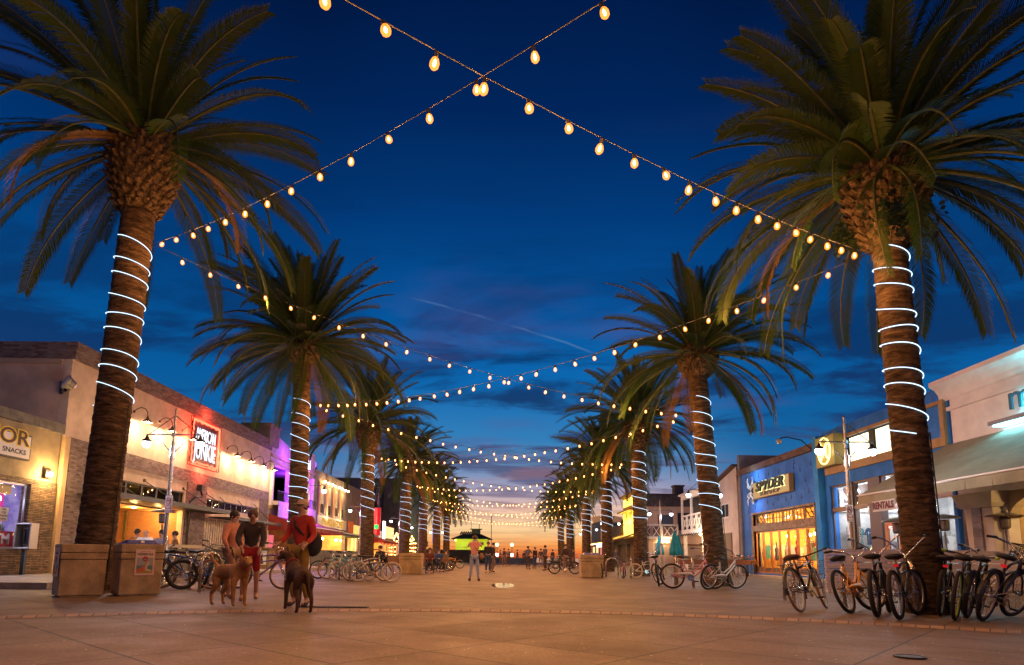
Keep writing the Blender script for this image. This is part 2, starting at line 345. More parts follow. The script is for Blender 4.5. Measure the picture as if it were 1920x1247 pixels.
def leafmat(name,c1,c2):
    m=bpy.data.materials.new(name); m.use_nodes=True; t=m.node_tree; b=t.nodes['Principled BSDF']; b.inputs['Roughness'].default_value=.5; b.inputs['Specular IOR Level'].default_value=.15
    c=N('ShaderNodeTexCoord',t); n=N('ShaderNodeTexNoise',t); n.inputs['Scale'].default_value=1.6; n.inputs['Detail'].default_value=4; L(c.outputs['Object'],n.inputs['Vector'],t)
    L(mixc(mrange(n.outputs[0],.35,.65,0,1,t),c1,c2,t),b.inputs['Base Color'],t)
    tl=N('ShaderNodeBsdfTranslucent',t); tl.inputs[0].default_value=(c1[0]*1.6,c1[1]*1.6,c1[2],1)
    mx=N('ShaderNodeMixShader',t); mx.inputs[0].default_value=.25; o=t.nodes['Material Output']; L(b.outputs[0],mx.inputs[1],t); L(tl.outputs[0],mx.inputs[2],t); L(mx.outputs[0],o.inputs[0],t)
    return m
LEAF=leafmat('palm_leaf',(.026,.056,.014),(.040,.058,.014)); DRY=leafmat('palm_dry_leaf',(.17,.10,.04),(.10,.055,.025)); RACH=P('palm_rachis',(.060,.070,.018),.6,var=(4,.3))
def trunk_mesh(h,r0,r1,seed,flare=1.12):
    rr=random.Random(seed); n=40; m=int(h/.055); b=MB(); vs=[]; 
    ph=[rr.random()*6 for _ in range(4)]
    for i in range(m+1):
        z=h*i/m; k=z/h; r=r0+(r1-r0)*k; r*=1+(flare-1)*math.exp(-z/.5)
        for j in range(n):
            a=2*PI*j/n
            # overlapping old leaf scars in a diamond spiral
            q=math.sin(a*9+z*14+ph[0])*math.sin(a*9-z*14+ph[1])
            ring=((z*9+.35*math.sin(a*5+ph[2]))%1.0)
            d=.010*q+.016*(ring-.5)+rr.uniform(-.007,.007)
            vs.append(((r+d)*math.cos(a),(r+d)*math.sin(a),z))
    fs=[(i*n+j,i*n+(j+1)%n,(i+1)*n+(j+1)%n,(i+1)*n+j) for i in range(m) for j in range(n)]
    b.add(vs,fs); return b
def boot_mesh(h,r_mid,r_bot,seed):
    """the knobbly 'pineapple' of cut leaf bases"""
    rr=random.Random(seed); b=MB()
    prof=lambda k: r_bot+(r_mid-r_bot)*math.sin(min(1,k*1.55)*PI/2)*(1-.32*max(0,(k-.62)/.38)**1.3)
    b.lathe([(prof(k/10)-.05,h*k/10) for k in range(11)],n=20)
    N_=270
    for i in range(N_):
        k=(i+.5)/N_; z=h*(k*1.02-.02); a=i*2.39996+rr.uniform(-.08,.08); r=prof(k)-.055
        w=.088*rr.uniform(.85,1.2); ln=.15*rr.uniform(.75,1.3); out=V((math.cos(a),math.sin(a),0)); tan=V((-math.sin(a),math.cos(a),0)); up=(V((0,0,1))*.72+out*.7).normalized()
        c=out*r+V((0,0,z)); tip=c+up*ln; th=.05
        nrm=up.cross(tan)
        if nrm.dot(out)<0: nrm=-nrm
        p=[c-tan*w+nrm*0, c+nrm*th*.6, c+tan*w, c-nrm*th, tip-tan*w*.62, tip+nrm*th*.9, tip+tan*w*.62, tip-nrm*th*.5]
        b.add(p,[(0,1,5,4),(1,2,6,5),(2,3,7,6),(3,0,4,7),(4,5,6,7)])
    return b
def crown_mesh(seed,nf=96,ln=4.2,low=40):
    rr=random.Random(seed); b=MB()
    for i in range(nf):
        k=(i+.5)/nf; az=i*2.39996+rr.uniform(-.2,.2)
        el=R(88-k**.9*(88+low)+rr.uniform(-6,6))      # upright young leaves to hanging old ones
        Lf=ln*rr.uniform(.86,1.06)*(.70+.30*min(1,k*5)); droop=rr.uniform(.85,1.35)*(.25+.85*max(0,math.cos(el)))
        out=V((math.cos(az),math.sin(az),0)); p=out*(.36*max(.25,math.cos(el)))+V((0,0,-.38*k+.10)); e=el; seg=22; pts=[p.copy()]; dirs=[]; swing=rr.uniform(-.22,.22)
        side=V((-math.sin(az),math.cos(az),0))
        for s_ in range(seg):
            u=(s_+.5)/seg; e2=max(e-droop*u**1.8,R(-88))
            d=(out*math.cos(e2)+V((0,0,math.sin(e2)))+side*swing*u).normalized(); dirs.append(d); p=p+d*(Lf/seg); pts.append(p.copy())
        dry=(k>.90 and rr.random()<.3)
        b.tube(pts[::2],[.036*(1-.86*j/11)+.004 for j in range(len(pts[::2]))],5,mi=(1 if not dry else 2),cap=False)
        twist=rr.uniform(-.7,.7); npair=int(Lf*24)
        for q in range(npair):
            u=.09+.91*(q+.5)/npair; fi=u*seg; s_=min(seg-1,int(fi)); d=dirs[s_]; pos=pts[s_].lerp(pts[s_+1],fi-s_)
            nrm=d.cross(side).normalized()
            if nrm.z<0 and e>R(-10): nrm=-nrm
            sd=d.cross(nrm).normalized(); c_,s2=math.cos(twist),math.sin(twist); sd,nrm=sd*c_+nrm*s2,nrm*c_-sd*s2
            prof=min(1,.25+u*3.0)*(1-.55*max(0,(u-.6)/.4)**1.6)
            ll=.52*prof*rr.uniform(.88,1.08)
            for sg in (-1,1):
                v=(sd*sg+d*(.75+.5*u)+nrm*(.22+rr.uniform(-.10,.10))).normalized()
                w=(nrm*.35+d).normalized()*.019; mid=pos+v*ll*.55; v2=(v+V((0,0,-.34))).normalized(); tip=mid+v2*ll*.45
                b.add([pos-w*.7,pos+w*.7,mid+w,mid-w,tip],[(0,1,2,3),(3,2,4)],2 if dry else 0)
    return b
BULB_CORE=None
CR=[crown_mesh(11,nf=88).build('crown',[LEAF,RACH,DRY]),crown_mesh(23,nf=98,ln=4.1,low=36).build('crown',[LEAF,RACH,DRY]),crown_mesh(37,nf=70,ln=4.5,low=34).build('crown',[LEAF,RACH,DRY])]
CRM=[o.data for o in CR]
for o in CR: bpy.data.objects.remove(o)
ROPE=E_('rope_light_glow',(.58,.78,1.0),2.3)
def ivy_mesh(seed,n,rx,rz):
    rr=random.Random(seed); b=MB()
    for i in range(n):
        c=V((rr.gauss(0,rx),rr.uniform(-.10,.03),rr.gauss(0,rz))); s_=rr.uniform(.035,.07); a=rr.uniform(0,6.3); t=V((math.cos(a),rr.uniform(-.4,.4),math.sin(a))).normalized()*s_; u=V((-math.sin(a),rr.uniform(-.4,.4),math.cos(a))).normalized()*s_*.8
        b.add([c-t,c+u*.8,c+t,c-u],[(0,1,2,3)])
    return b
PALM=[]  # (base, attach point, lean)
def palm(base,top,zb,rt,seed,label,rlabel,rz,cs,rope=(1,0),crown=0,boot=(1.45,.66),r0=None,pitch=.36):
    """base/top of the trunk as points, zb = height of the top of the bare trunk"""
    t=thing('palm_tree',label,'palm tree',base,0,'palm trees lining the plaza')
    d=V(top)-V(base); h=d.length; shear=Mx.Identity(4); shear[0][2]=d.x/d.z; shear[1][2]=d.y/d.z
    r0=r0 or rt*1.06
    tr=trunk_mesh(d.z+.25,r0,rt,seed,1.5 if 'flared' in label else 1.15).build('trunk',BARK,t,smooth=True,M=shear)
    bh,bw=boot
    b=boot_mesh(bh,bw*.5,rt+.08,seed+1).build('leaf_base_collar',BOOT,t); b.location=d+V((0,0,-.02))
    c=link('crown',CRM[crown],t); c.location=d+V((0,0,bh-.12)); c.rotation_euler=(0,0,rz); c.scale=(cs,)*3
    # rope light
    ro=thing('rope_light',rlabel,'rope light',base,0,'rope lights wound round the palm trunks')
    zt,zl=rope; nt_=(zt-zl)/pitch; m=int(nt_*40); pts=[]
    for i in range(m+1):
        a=-2*PI*nt_*i/m+2.2; z=zt-(zt-zl)*i/m+.06*math.sin(a*.37+seed)+.035*math.sin(a*1.13+seed*2); k_=z/(d.z+.25); r=(r0+(rt-r0)*k_)+.026
        if z<.8: r*=1+.12*math.exp(-z/.5)
        pts.append(shear@V((r*math.cos(-a),r*math.sin(-a),z)))
    MB().tube(pts,.0085,6).build('glowing_rope',ROPE,ro,smooth=True)
    a=2.5; x=pts[-1]
    k_=zl/(d.z+.25); r=(r0+(rt-r0)*k_)+.03
    MB().tube([shear@V((r*1.0,-.08,z)) for z in (zl,zl*.66,zl*.33,.15)],.012,5).build('power_cable',DARKM,ro)
    return t
side=lambda X: 'left' if X<0 else 'right'
ordn=['nearest','second','third','fourth','fifth','sixth','farthest']
# trunk pixel data: (base x, base Z, top-of-trunk px, scale)
SP=[]
ZL=[14.2,24.2,35.0,46.5,57.5,68.5,80]; ZR=[10.95,21.5,32.6,43.5,54.5,66.5,78]
XL=[-1]*7; 
dl=['with the widest crown, behind two concrete bins','behind the man in a red jacket','behind the row of cruiser bicycles and the red neon sign','with a small bin before it, fourth from the near end','slender, fifth from the near end of the left row','slender, sixth from the near end of the left row','farthest of the left row against the sunset']
dr=['thick-trunked with ivy under its crown, among parked bicycles','with flared base beside the pink cruiser','in front of the yellow lit building','carrying loudspeakers, fourth from the near end of the right row','fifth from the near end of the right row','sixth from the near end of the right row','farthest of the right row against the sunset']
PXL=[(172,253,455),(555,565,752),(688,690,853),(757,762,906),(791,795,933),(817,820,950),(836,838,968)]   # base px, top px, top-rope py
PXR=[(1733,1668,470),(1345,1312,748),(1203,1196,848),(1140,1136,903),(1100,1099,933),(1070,1068,957),(1053,1051,974)]
RL=[(762,),(985,),(967,),(997,),(1000,),(1005,),(1015,)]; RR=[(812,),(965,),(978,),(995,),(1005,),(1010,),(1015,)]
TT={-1:[398,682,842,893,925,945,963],1:[462,706,838,895,927,952,970]}
WT=[.315,.32,.34,.36,.36,.38,.38]
for sd_,Zs,PX,LOW,desc in ((-1,ZL,PXL,RL,dl),(1,ZR,PXR,RR,dr)):
    for i in range(7):
        Z=Zs[i]; bx,tx,ty=PX[i]; b=onY(bx,1060,Z); b.z=0
        top=onY(tx,ty,Z); att=top.copy(); zlow=onY(bx,LOW[i][0],Z).z
        k=(top.z)/1.0; slope=(top.x-b.x)/top.z; zt=onY(tx,TT[sd_][i],Z).z; tp=V((b.x+slope*zt,Z,zt))
        side_=side(sd_)
        cs={(-1,0):1.0,(1,0):.92,(-1,1):1.04,(1,1):.86}.get((sd_,i),.92 if i<4 else .84)
        if i==0: bt=(2.0,1.60) if sd_<0 else (1.75,1.42)
        else: bt=[0,(1.05,1.35),(1.6,1.4)][i] if i<3 else (1.4,1.35)
        palm(b,tp,zt,WT[i]*(1.12 if (sd_<0 and i==0) else .86 if i==0 else 1),31+i*7+(0 if sd_<0 else 100),
             f'palm {desc[i]}',f'white rope light spiralling round the {ordn[i]} palm trunk of the {side_} row',
             rz={(-1,0):.6,(1,0):2.1}.get((sd_,i),i*1.7+sd_),cs=cs,rope=(top.z-.02,zlow),crown={(-1,0):2,(1,0):1}.get((sd_,i),(i+(sd_>0))%3),boot=bt,
             pitch=(.44 if sd_<0 else .37) if i==0 else .47)
        SP.append((sd_,i,V((b.x+slope*(att.z),Z,att.z)),WT[i]))
# ivy on the near right palm
iv=ivy_mesh(3,260,.26,.20).build('ivy',P('ivy_leaf',(.014,.030,.007),.5,var=(9,.5))); q=onY(1690,400,ZR[0]-.72); iv.location=q; tag(iv,'green ivy clump growing on the collar of the near right palm','ivy')
iv2=ivy_mesh(5,200,.20,.14).build('ivy',MATS['ivy_leaf']); q=onY(1592,452,ZR[0]+.35); iv2.location=q; tag(iv2,'ragged ivy tuft hanging left of the near right palm collar','ivy')
# ================= STRING LIGHTS =================
GLOB=E_('bulb_filament',(1,.60,.26),16.0)
def glowglass():  # orange emission put into the bulb glass as a halo round the core
    m=bpy.data.materials.new('bulb_glass_halo'); m.use_nodes=True; t=m.node_tree; t.nodes.clear()
    tr=N('ShaderNodeBsdfTransparent',t); tr.inputs[0].default_value=(.95,.85,.7,1); e=N('ShaderNodeEmission',t); e.inputs[0].default_value=(1,.27,.03,1); e.inputs[1].default_value=1.25
    a=N('ShaderNodeAddShader',t); L(tr.outputs[0],a.inputs[0],t); L(e.outputs[0],a.inputs[1],t); o=N('ShaderNodeOutputMaterial',t); L(a.outputs[0],o.inputs[0],t); return m
GLASSB=glowglass(); SOCK=P('black_socket',(.01,.01,.01),.5)
bm_=MB().lathe([(.014,-.055),(.032,-.080),(.045,-.118),(.042,-.150),(.022,-.174),(.002,-.180)],n=10,mi=0).lathe([(.003,-.078),(.010,-.090),(.015,-.116),(.012,-.140),(.003,-.152)],n=6,mi=1); BULBM=bm_.build('bulb',[GLASSB,GLOB],smooth=True).data
sm_=MB().lathe([(.010,.0),(.022,-.01),(.024,-.07),(.016,-.075)],n=6); SOCKM=sm_.build('socket',SOCK).data
for o in list(COL.objects):
    if o.data in (BULBM,SOCKM): bpy.data.objects.remove(o)
BLD=bpy.data.lights.new('bulb_light','POINT'); BLD.color=(1,.42,.11); BLD.energy=34; BLD.shadow_soft_size=.03
CABLE=P('black_cable',(.012,.011,.01),.7)
def string(a,b,sag,n,label,r=.006,ends=(.02,.98)):
    t=thing('string_light',label,'string light',a,0,'string lights criss-crossing over the plaza')
    a=V(a); b=V(b); pts=[]
    def at(u): 
        p=(b-a)*u; p.z-=sag*4*u*(1-u); return p
    MB().tube([at(i/40) for i in range(41)],r,5).build('cable',CABLE,t,smooth=True)
    rr=random.Random(label)
    for i in range(n):
        u=ends[0]+(ends[1]-ends[0])*(i+.5)/n; p=at(u)
        q=link('bulb',BULBM,t); q.location=p; q.rotation_euler=(rr.uniform(-.28,.28),rr.uniform(-.28,.28),0)
        l_=bpy.data.objects.new('bulb_light',BLD); COL.objects.link(l_); l_.parent=q; l_.location=(0,0,-.24)
        if a.y<40 or b.y<40:
            s_=link('socket',SOCKM,q)
    return t
LT={i:p for sd_,i,p,w in SP if sd_<0}; RT={i:p for sd_,i,p,w in SP if sd_>0}
LW={i:w*(1.12 if i==0 else 1) for sd_,i,p,w in SP if sd_<0}
# attachment points on the inner side of each trunk
la=lambda i:LT[i]+V((LW[i]+.08,-.05,-.05)); ra=lambda i:RT[i]+V((-LW[i]-.05,-.05,-.08-(.45 if i else 0)))
# strings over the camera, to the palms behind it
pL0=V((-8.0,-.6,6.9)); pR0=V((7.6,-1.2,6.9))
bayn=['first','second','third','fourth','fifth','sixth','seventh']
string(la(0),(7,-.5,6.0),.8,24,'long bulb string from the near left palm rising to the upper right')
string(ra(0),(-7,0,5.5),.6,31,'long bulb string from the near right palm rising to the upper left')
for i in range(6):
    for a,b,s_,w,n_ in ((la(i),ra(i+1),.70,'left',25),(ra(i),la(i+1),.80,'right',31)):
        string(a,b,s_,n_,f'bulb string from the {ordn[i]} {w} palm across to the {ordn[i+1]} palm opposite',r=.007)
# ================= BUILDINGS =================
XL_,XR_=-15.5,14.8
def bld(name,label,side,Y0,Y1,cat='building',X=None):
    if side=='L': t=thing(name,label,cat,(X or XL_,Y0,0),PI/2)
    else: t=thing(name,label,cat,(X or XR_,Y1,0),-PI/2)
    return t
def roombox(p,u0,u1,z0,z1,d,mat,name='interior',y0=.25):
    b=MB(); y1=y0+d
    b.quad((u0,y1,z0),(u1,y1,z0),(u1,y1,z1),(u0,y1,z1)); b.quad((u0,y0,z0),(u0,y1,z0),(u0,y1,z1),(u0,y0,z1)); b.quad((u1,y0,z0),(u1,y0,z1),(u1,y1,z1),(u1,y1,z0))
    b.quad((u0,y0,z1),(u0,y1,z1),(u1,y1,z1),(u1,y0,z1)); b.quad((u0,y0,z0),(u1,y0,z0),(u1,y1,z0),(u0,y1,z0)); return b.build(name,mat,p)
def window(p,u0,u1,z0,z1,nx=1,nz=1,fm=None,y=.08,fw=.06,gm=None,name='window',mw=.03,pane=True,d=.06):
    b=MB(); b.box(u0,u0+fw,y,y+d,z0,z1).box(u1-fw,u1,y,y+d,z0,z1).box(u0+fw,u1-fw,y,y+d,z0,z0+fw).box(u0+fw,u1-fw,y,y+d,z1-fw,z1)
    for i in range(1,nx):
        x=u0+(u1-u0)*i/nx; b.box(x-mw/2,x+mw/2,y+.004,y+d-.004,z0+fw,z1-fw)
    for i in range(1,nz):
        z=z0+(z1-z0)*i/nz; b.box(u0+fw,u1-fw,y+.008,y+d-.008,z-mw/2,z+mw/2)
    o=b.build(name,fm or DARKM,p)
    if pane: MB().quad((u0+fw,y+d/2,z0+fw),(u1-fw,y+d/2,z0+fw),(u1-fw,y+d/2,z1-fw),(u0+fw,y+d/2,z1-fw)).build('pane',gm or GLASS,o)
    return o
def shell(p,w,d,z1,mat,roofm=None,z0=0,t=.3,name='side_wall',roofz=None):
    b=MB().box(0,t,.31,d,z0,z1).box(w-t,w,.31,d,z0,z1).box(t,w-t,d-t,d,z0,z1); b.build(name,mat,p)
    rz=roofz or z1-.35; MB().box(t,w-t,.31,d-t,rz,rz+.1).build('roof',roofm or P('roof_felt',(.05,.05,.05),.9),p)
def awning(p,u0,u1,zt,zb,pr,mat,val=.25,edge=None,name='awning'):
    b=MB(); n=max(4,int((u1-u0)/.5)); th=.02
    for i in range(n):
        a=u0+(u1-u0)*i/n; c=u0+(u1-u0)*(i+1)/n; sg=.025
        m_=(a+c)/2
        P0=[(a,-.02,zt),(m_,-.02,zt-.01),(c,-.02,zt)]; P1=[(a,-pr/2,(zt+zb)/2-.02),(m_,-pr/2,(zt+zb)/2-.02-sg),(c,-pr/2,(zt+zb)/2-.02)]; P2=[(a,-pr,zb),(m_,-pr,zb),(c,-pr,zb)]
        b.add(P0+P1+P2,[(0,1,4,3),(1,2,5,4),(3,4,7,6),(4,5,8,7)])
        w=.02*math.sin(i*1.9); b.quad((a,-pr,zb-.03),(a,-pr-w,zb-val),(c,-pr+w*.7,zb-val),(c,-pr,zb-.03))
    for u in (u0,u1): b.add([(u,-.02,zt),(u,-pr,zb),(u,-pr,zb-val),(u,-.02,zb-val)],[(0,1,2,3)])
    o=b.build(name,mat,p); s=o.modifiers.new('thickness','SOLIDIFY'); s.thickness=th
    MB().box(u0-.01,u1+.01,-pr-.035,-pr+.015,zb-.035,zb+.02).build('awning_bar',edge or P('awning_bar_paint',(.6,.55,.52),.5),o); return o
def gooseneck(p,u,z,pw=14,name='wall_lamp'):
    """arched arm, cone shade, lit bulb; z = bulb height"""
    o=MB().tube([(u,-.02,z+.42),(u,-.10,z+.52),(u,-.28,z+.60),(u,-.48,z+.54),(u,-.58,z+.38),(u,-.60,z+.2)],.018,6).lathe([(.06,0),(.06,.03)],(u,-.0,z+.42),10,M=Mx.Rotation(PI/2,4,'X')).build(name,BLACK,p)
    MB().lathe([(.21,-.04),(.15,.05),(.06,.12),(.03,.22)],(u,-.60,z),14,cap=False).build('shade',P('shade_enamel',(.06,.05,.045),.4),o)
    MB().ball((u,-.60,z-.0),.055).build('bulb',E_('warm_bulb',(1,.60,.25),110),o)
    lamp(o,(u,-.60,z-.09),(1,.66,.38),pw,.04)
    return o
CREAM=P('cream_stucco',(.62,.49,.37),.9,bump=(40,.2),var=(1.3,.18))
TAN=P('tan_stucco',(.33,.26,.15),.9,bump=(40,.2),var=(1.3,.25))
GREYST=P('grey_stucco',(.16,.15,.14),.9,bump=(40,.2),var=(1.3,.2))
BRICK=brickmat('old_brick',(.12,.060,.045),(.30,.23,.20),(.16,.14,.13),bw=.23,bh=.08)
WARMIN=P('warm_interior',(.55,.36,.15),.8,var=(.8,.35))
BACK=P('restaurant_interior',(.25,.14,.06),.8,var=(1.2,.5))
# ---- liquor shop ----
Y0=9.0; t=bld('liquor_store','low tan shop with stacked stone facing and a yellow lettered sign board','L',Y0,22.05)
w=22.05-Y0; U=lambda y:y-Y0
MB().holewall(0,w,3.22,4.95,[],.3).build('wall',TAN,t)
STONE=brickmat('ledge_stone',(.36,.24,.13),(.13,.09,.06),(.04,.03,.02),bw=.34,bh=.055,ms=.008,bump=1.0,off=.37)
MB().holewall(0,w,.15,3.22,[(4,U(20.85),.94,3.05)],.3,y=-.04).build('stone_facing',STONE,t)
MB().box(-.05,w+.03,-.10,.3,4.95,5.28).build('cornice',P('grey_cap',(.15,.14,.12),.85,var=(3,.3)),t)
shell(t,w,9,4.95,TAN)
window(t,4,U(20.85),.94,3.05,3,1,P('aluminium_frame',(.5,.5,.55),.35,.8),y=.06,fw=.07,mw=.06)
roombox(t,3.6,w-.6,.3,3.2,4,P('shop_interior',(.35,.3,.42),.7,var=(1.5,.5,(.15,.1,.3))),y0=.3)
MB().box(5,11.8,.9,1.2,3.0,3.06).build('ceiling_light',E_('cool_tube',(.72,.75,1),9),t); lamp(t,(9.5,1.2,2.9),(.75,.72,1),55,.3)
# neon in the window: cursive glow and a purple panel
b=MB(); b.tube([(10.72+.022*i,.45,2.50+.09*math.sin(i*1.9)) for i in range(26)],.018,6).tube([(10.78+.035*i,.45,2.30+.03*math.sin(i*2.3)) for i in range(14)],.012,6); b.build('neon_script',E_('neon_white_blue',(.75,.85,1),10),t)
MB().box(10.5,11.30,.50,.53,2.1,2.9).build('neon_backboard',P('purple_board',(.20,.12,.45),.5),t)
MB().box(11.32,11.6,.6,.63,1.7,2.7).build('magenta_panel',E_('magenta_glow',(.7,.05,.30),1.0),t)
MB().box(11.05,11.55,.36,.37,2.68,2.98).build('taped_paper',P('yellow_paper',(.75,.6,.35),.8),t)
MB().box(11.08,11.46,.30,.31,1.82,2.25).build('shop_notice',P('white_paper',(.8,.78,.74),.8),t)
for i,s_ in enumerate(('WE','FOR','THANKS','NEW')): text(s_,.10,BLACK,t,(11.27,.29,2.18-.10*i),ext=.002)
o=MB()
for i in range(16): o.box(10.3+i*.085,10.3+i*.085+.06,.5,.6,1.52,1.52+.14+.07*((i*7)%3))
o.box(10.2,11.7,.45,.65,1.49,1.52)
o.build('shelf_goods',P('blue_goods',(.06,.25,.45),.5,var=(9,.5,(.4,.45,.4))),t)
MB().box(9.4,U(20.78),.262,.285,.98,1.50).build('banner',P('red_banner',(.45,.015,.03),.5),t); text('ATM',.46,P('white_vinyl',(.8,.8,.8),.6),t,(11.10,.25,1.24),bold=.012,sx=1.0,name='banner_lettering')
sg=MB().box(7.0,U(20.48),-.16,-.04,3.76,4.58).build('sign_box',P('sign_casing',(.05,.05,.055),.5),t)
MB().box(7.06,U(20.44),-.166,-.160,3.81,4.53).build('sign_face',P('sign_white',(.72,.70,.66),.5),sg)
for m_,dz,bo,yy in ((P('sign_yellow',(.85,.62,.02),.5),0,.042,-.170),(P('sign_dark',(.05,.015,.01),.5),0,.012,-.175)):
    text('LIQUOR',.66,m_,sg,(11.36,yy,4.08),ext=.002,align='RIGHT',bold=bo,sx=1.32,top='BOTTOM')
text('SNACKS',.21,P('sign_black',(.02,.02,.02),.5),sg,(11.28,-.172,3.88),ext=.002,align='RIGHT',sx=1.25,bold=.004,top='BOTTOM')
o=MB().box(U(21.35),U(21.6),-.12,-.04,3.35,3.62).build('wall_lamp',BLACK,t); MB().ball((U(21.47),-.19,3.46),.075).build('bulb',E_('sodium_bulb',(1,.62,.25),160),o); lamp(o,(U(21.47),-.30,3.44),(1,.58,.22),42,.06)
# payphone on its post beside it
pp=thing('payphone','grey payphone hood on a dark post beside the stone faced shop','payphone',(-15.17,20.5,.146),0); pp.scale=(.80,.8,1)
MB().box(-.07,.07,-.07,.07,0,.85).build('post',P('blue_grey_metal',(.05,.07,.10),.4,.5),pp)
b=MB().box(-.32,-.27,-.22,.22,.80,1.62).box(.27,.32,-.22,.22,.80,1.62).box(-.27,.27,.17,.22,.80,1.62).box(-.27,.27,-.22,.17,1.57,1.62).box(-.27,.27,-.22,.17,.80,.85); b.build('hood',P('brushed_hood',(.4,.4,.4),.35,.7),pp,bevel=.01)
MB().box(-.15,.15,.04,.17,.95,1.45).box(-.13,-.06,-.0,.04,1.02,1.4).build('phone_body',BLACK,pp); MB().box(-.335,-.322,-.20,.20,.84,1.58).build('notice_panel',P('pale_panel',(.65,.66,.7),.6,var=(8,.3)),pp)
# ---- big brick and cream restaurant ----
Y0=22.2; w=19.75; U=lambda y:y-Y0
t=bld('brick_restaurant','long cream and brick restaurant with a red neon bordered sign and gooseneck lamps','L',Y0,0)
MB().holewall(0,w,4.9,7.72,[],.3).build('upper_wall',CREAM,t)
MB().box(-.02,w,-.10,.28,7.72,8.1).box(-.04,w,-.16,.28,8.1,8.36).box(-.02,.3,.28,3.5,7.72,8.36).build('parapet',BRICK,t)
MB().box(.25,w,-.06,.0,4.34,4.92).build('brick_course',BRICK,t)
for a,b_ in ((.3,1.5),(8.95,11.0),(18.4,w)): MB().box(a,b_,-.05,.3,.15,4.34).build('brick_pier',BRICK,t)
MB().box(0,.25,-.07,.3,.15,4.9).build('corner_strip',P('ochre_strip',(.60,.42,.22),.85,var=(2,.15)),t)
MB().holewall(1.5,8.95,.15,4.34,[(1.7,8.75,3.02,3.80),(1.7,8.75,.15,2.92)],.25).build('front_wall',CREAM,t)
MB().holewall(11.0,18.4,.15,4.34,[(11.15,18.2,3.28,3.75),(11.3,18.0,1.0,2.5)],.25).build('front_wall',CREAM,t)
STEELP=P('corrugated_panel',(.32,.27,.23),.5,.5,var=(5,.3)); b=MB()
for i in range(28): b.box(11.05+i*.26,11.05+i*.26+.18,-.03,-.002,.16,2.72)
b.build('ribbed_panel',STEELP,t)
b=MB().box(0,.3,.31,14,.15,7.72).box(w-.3,w,.31,14,.15,8.2).box(.3,w-.3,13.7,14,.15,7.7); b.build('side_wall',P('side_stucco',(.62,.44,.32),.9,bump=(12,.15),var=(.8,.2)),t)
MB().box(-.06,.0,.35,14,7.55,7.72).build('side_coping',P('side_stucco2',(.5,.36,.25),.9),t); MB().box(.3,w-.3,.31,13.7,7.4,7.5).build('roof',MATS['roof_felt'],t)
for i in range(6): window(t,1.7+i*1.175,1.7+(i+1)*1.175,3.02,3.80,1,1,DARKM,y=.06,fw=.07)
for i in range(9): window(t,11.15+i*.783,11.15+(i+1)*.783,3.28,3.75,1,1,DARKM,y=.06,fw=.05)
roombox(t,1.6,18.3,2.95,3.95,5,BACK)
for u in (3.0,4.1,6.0,8.0,12.3,14.4,16.6): MB().ball((u,1.6,3.5),.05).build('pendant_bulb',E_('warm_bulb2',(1,.55,.16),22),t)
for u in (2.6,4.0): MB().box(u-.5,u+.5,1.8,1.83,3.15,3.5).build('lit_panel',E_('amber_panel',(1,.55,.10),1.6),t)
b=roombox(t,1.6,8.9,.16,2.92,3.2,brickmat('warm_brick',(.50,.22,.08),(.42,.17,.06),(.35,.2,.1),bw=.25,bh=.085),name='patio_room')
MB().box(1.7,8.8,.3,3.3,2.86,2.90).build('patio_ceiling',P('timber_ceiling',(.45,.25,.08),.6,var=(3,.3)),t)
for u in (2.2,4.2,6.2,8.2):
    for y in (.9,): MB().lathe([(.07,0),(.07,.02)],(u,y,2.83),10).build('downlight',E_('downlight_glow',(1,.7,.3),40),t); lamp(t,(u,y,2.7),(1,.56,.17),26,.08)
for i in range(4): window(t,1.9+i*1.0,2.85+i*1.0,1.75,2.6,1,1,P('olive_frame',(.10,.09,.03),.5),y=2.6,fw=.05,gm=E_('amber_window',(1,.58,.10),1.1))
for u in (6.4,7.4,8.4): MB().box(u,u+.08,2.5,2.6,.16,2.85).build('post',P('olive_frame'.replace('olive','olive'),(.1,.09,.03)),t)
# canopy on rods
c=MB().box(.9,11.35,-1.5,-.07,2.93,2.99).box(.9,11.35,-1.56,-1.5,2.86,3.05).build('canopy',P('canopy_steel',(.03,.028,.024),.5,.4),t)
for u in (2.2,5.2,8.6,11.0): MB().tube([(u,-.03,3.95),(u,-1.45,3.06)],.018,6).lathe([(.07,0),(.07,.06)],(u,0,3.97),8,M=Mx.Rotation(PI/2,4,'X')).build('tie_rod',BLACK,c)
c=MB().box(11.35,19.3,-1.2,-.07,2.74,2.79).box(11.35,19.3,-1.25,-1.2,2.68,2.84).build('canopy',MATS['canopy_steel'],t)
for u in (12.6,15.0,17.4): MB().tube([(u,-.03,3.95),(u,-1.15,2.85)],.016,6).build('tie_rod',BLACK,c)
MB().tube([(10.0,-.10,4.28),(10.0,-.22,4.28),(10.0,-.24,3.95),(10.0,-.30,3.72),(9.3,-.30,3.62),(9.2,-.12,3.4),(9.2,-.12,.3)],.055,8).box(9.85,10.15,-.33,-.07,4.0,4.3).build('downpipe',DARKM,t)
for y in (26.2,28.2,30.25,35.35,37.35,39.3,41.2): gooseneck(t,U(y),6.30,30)
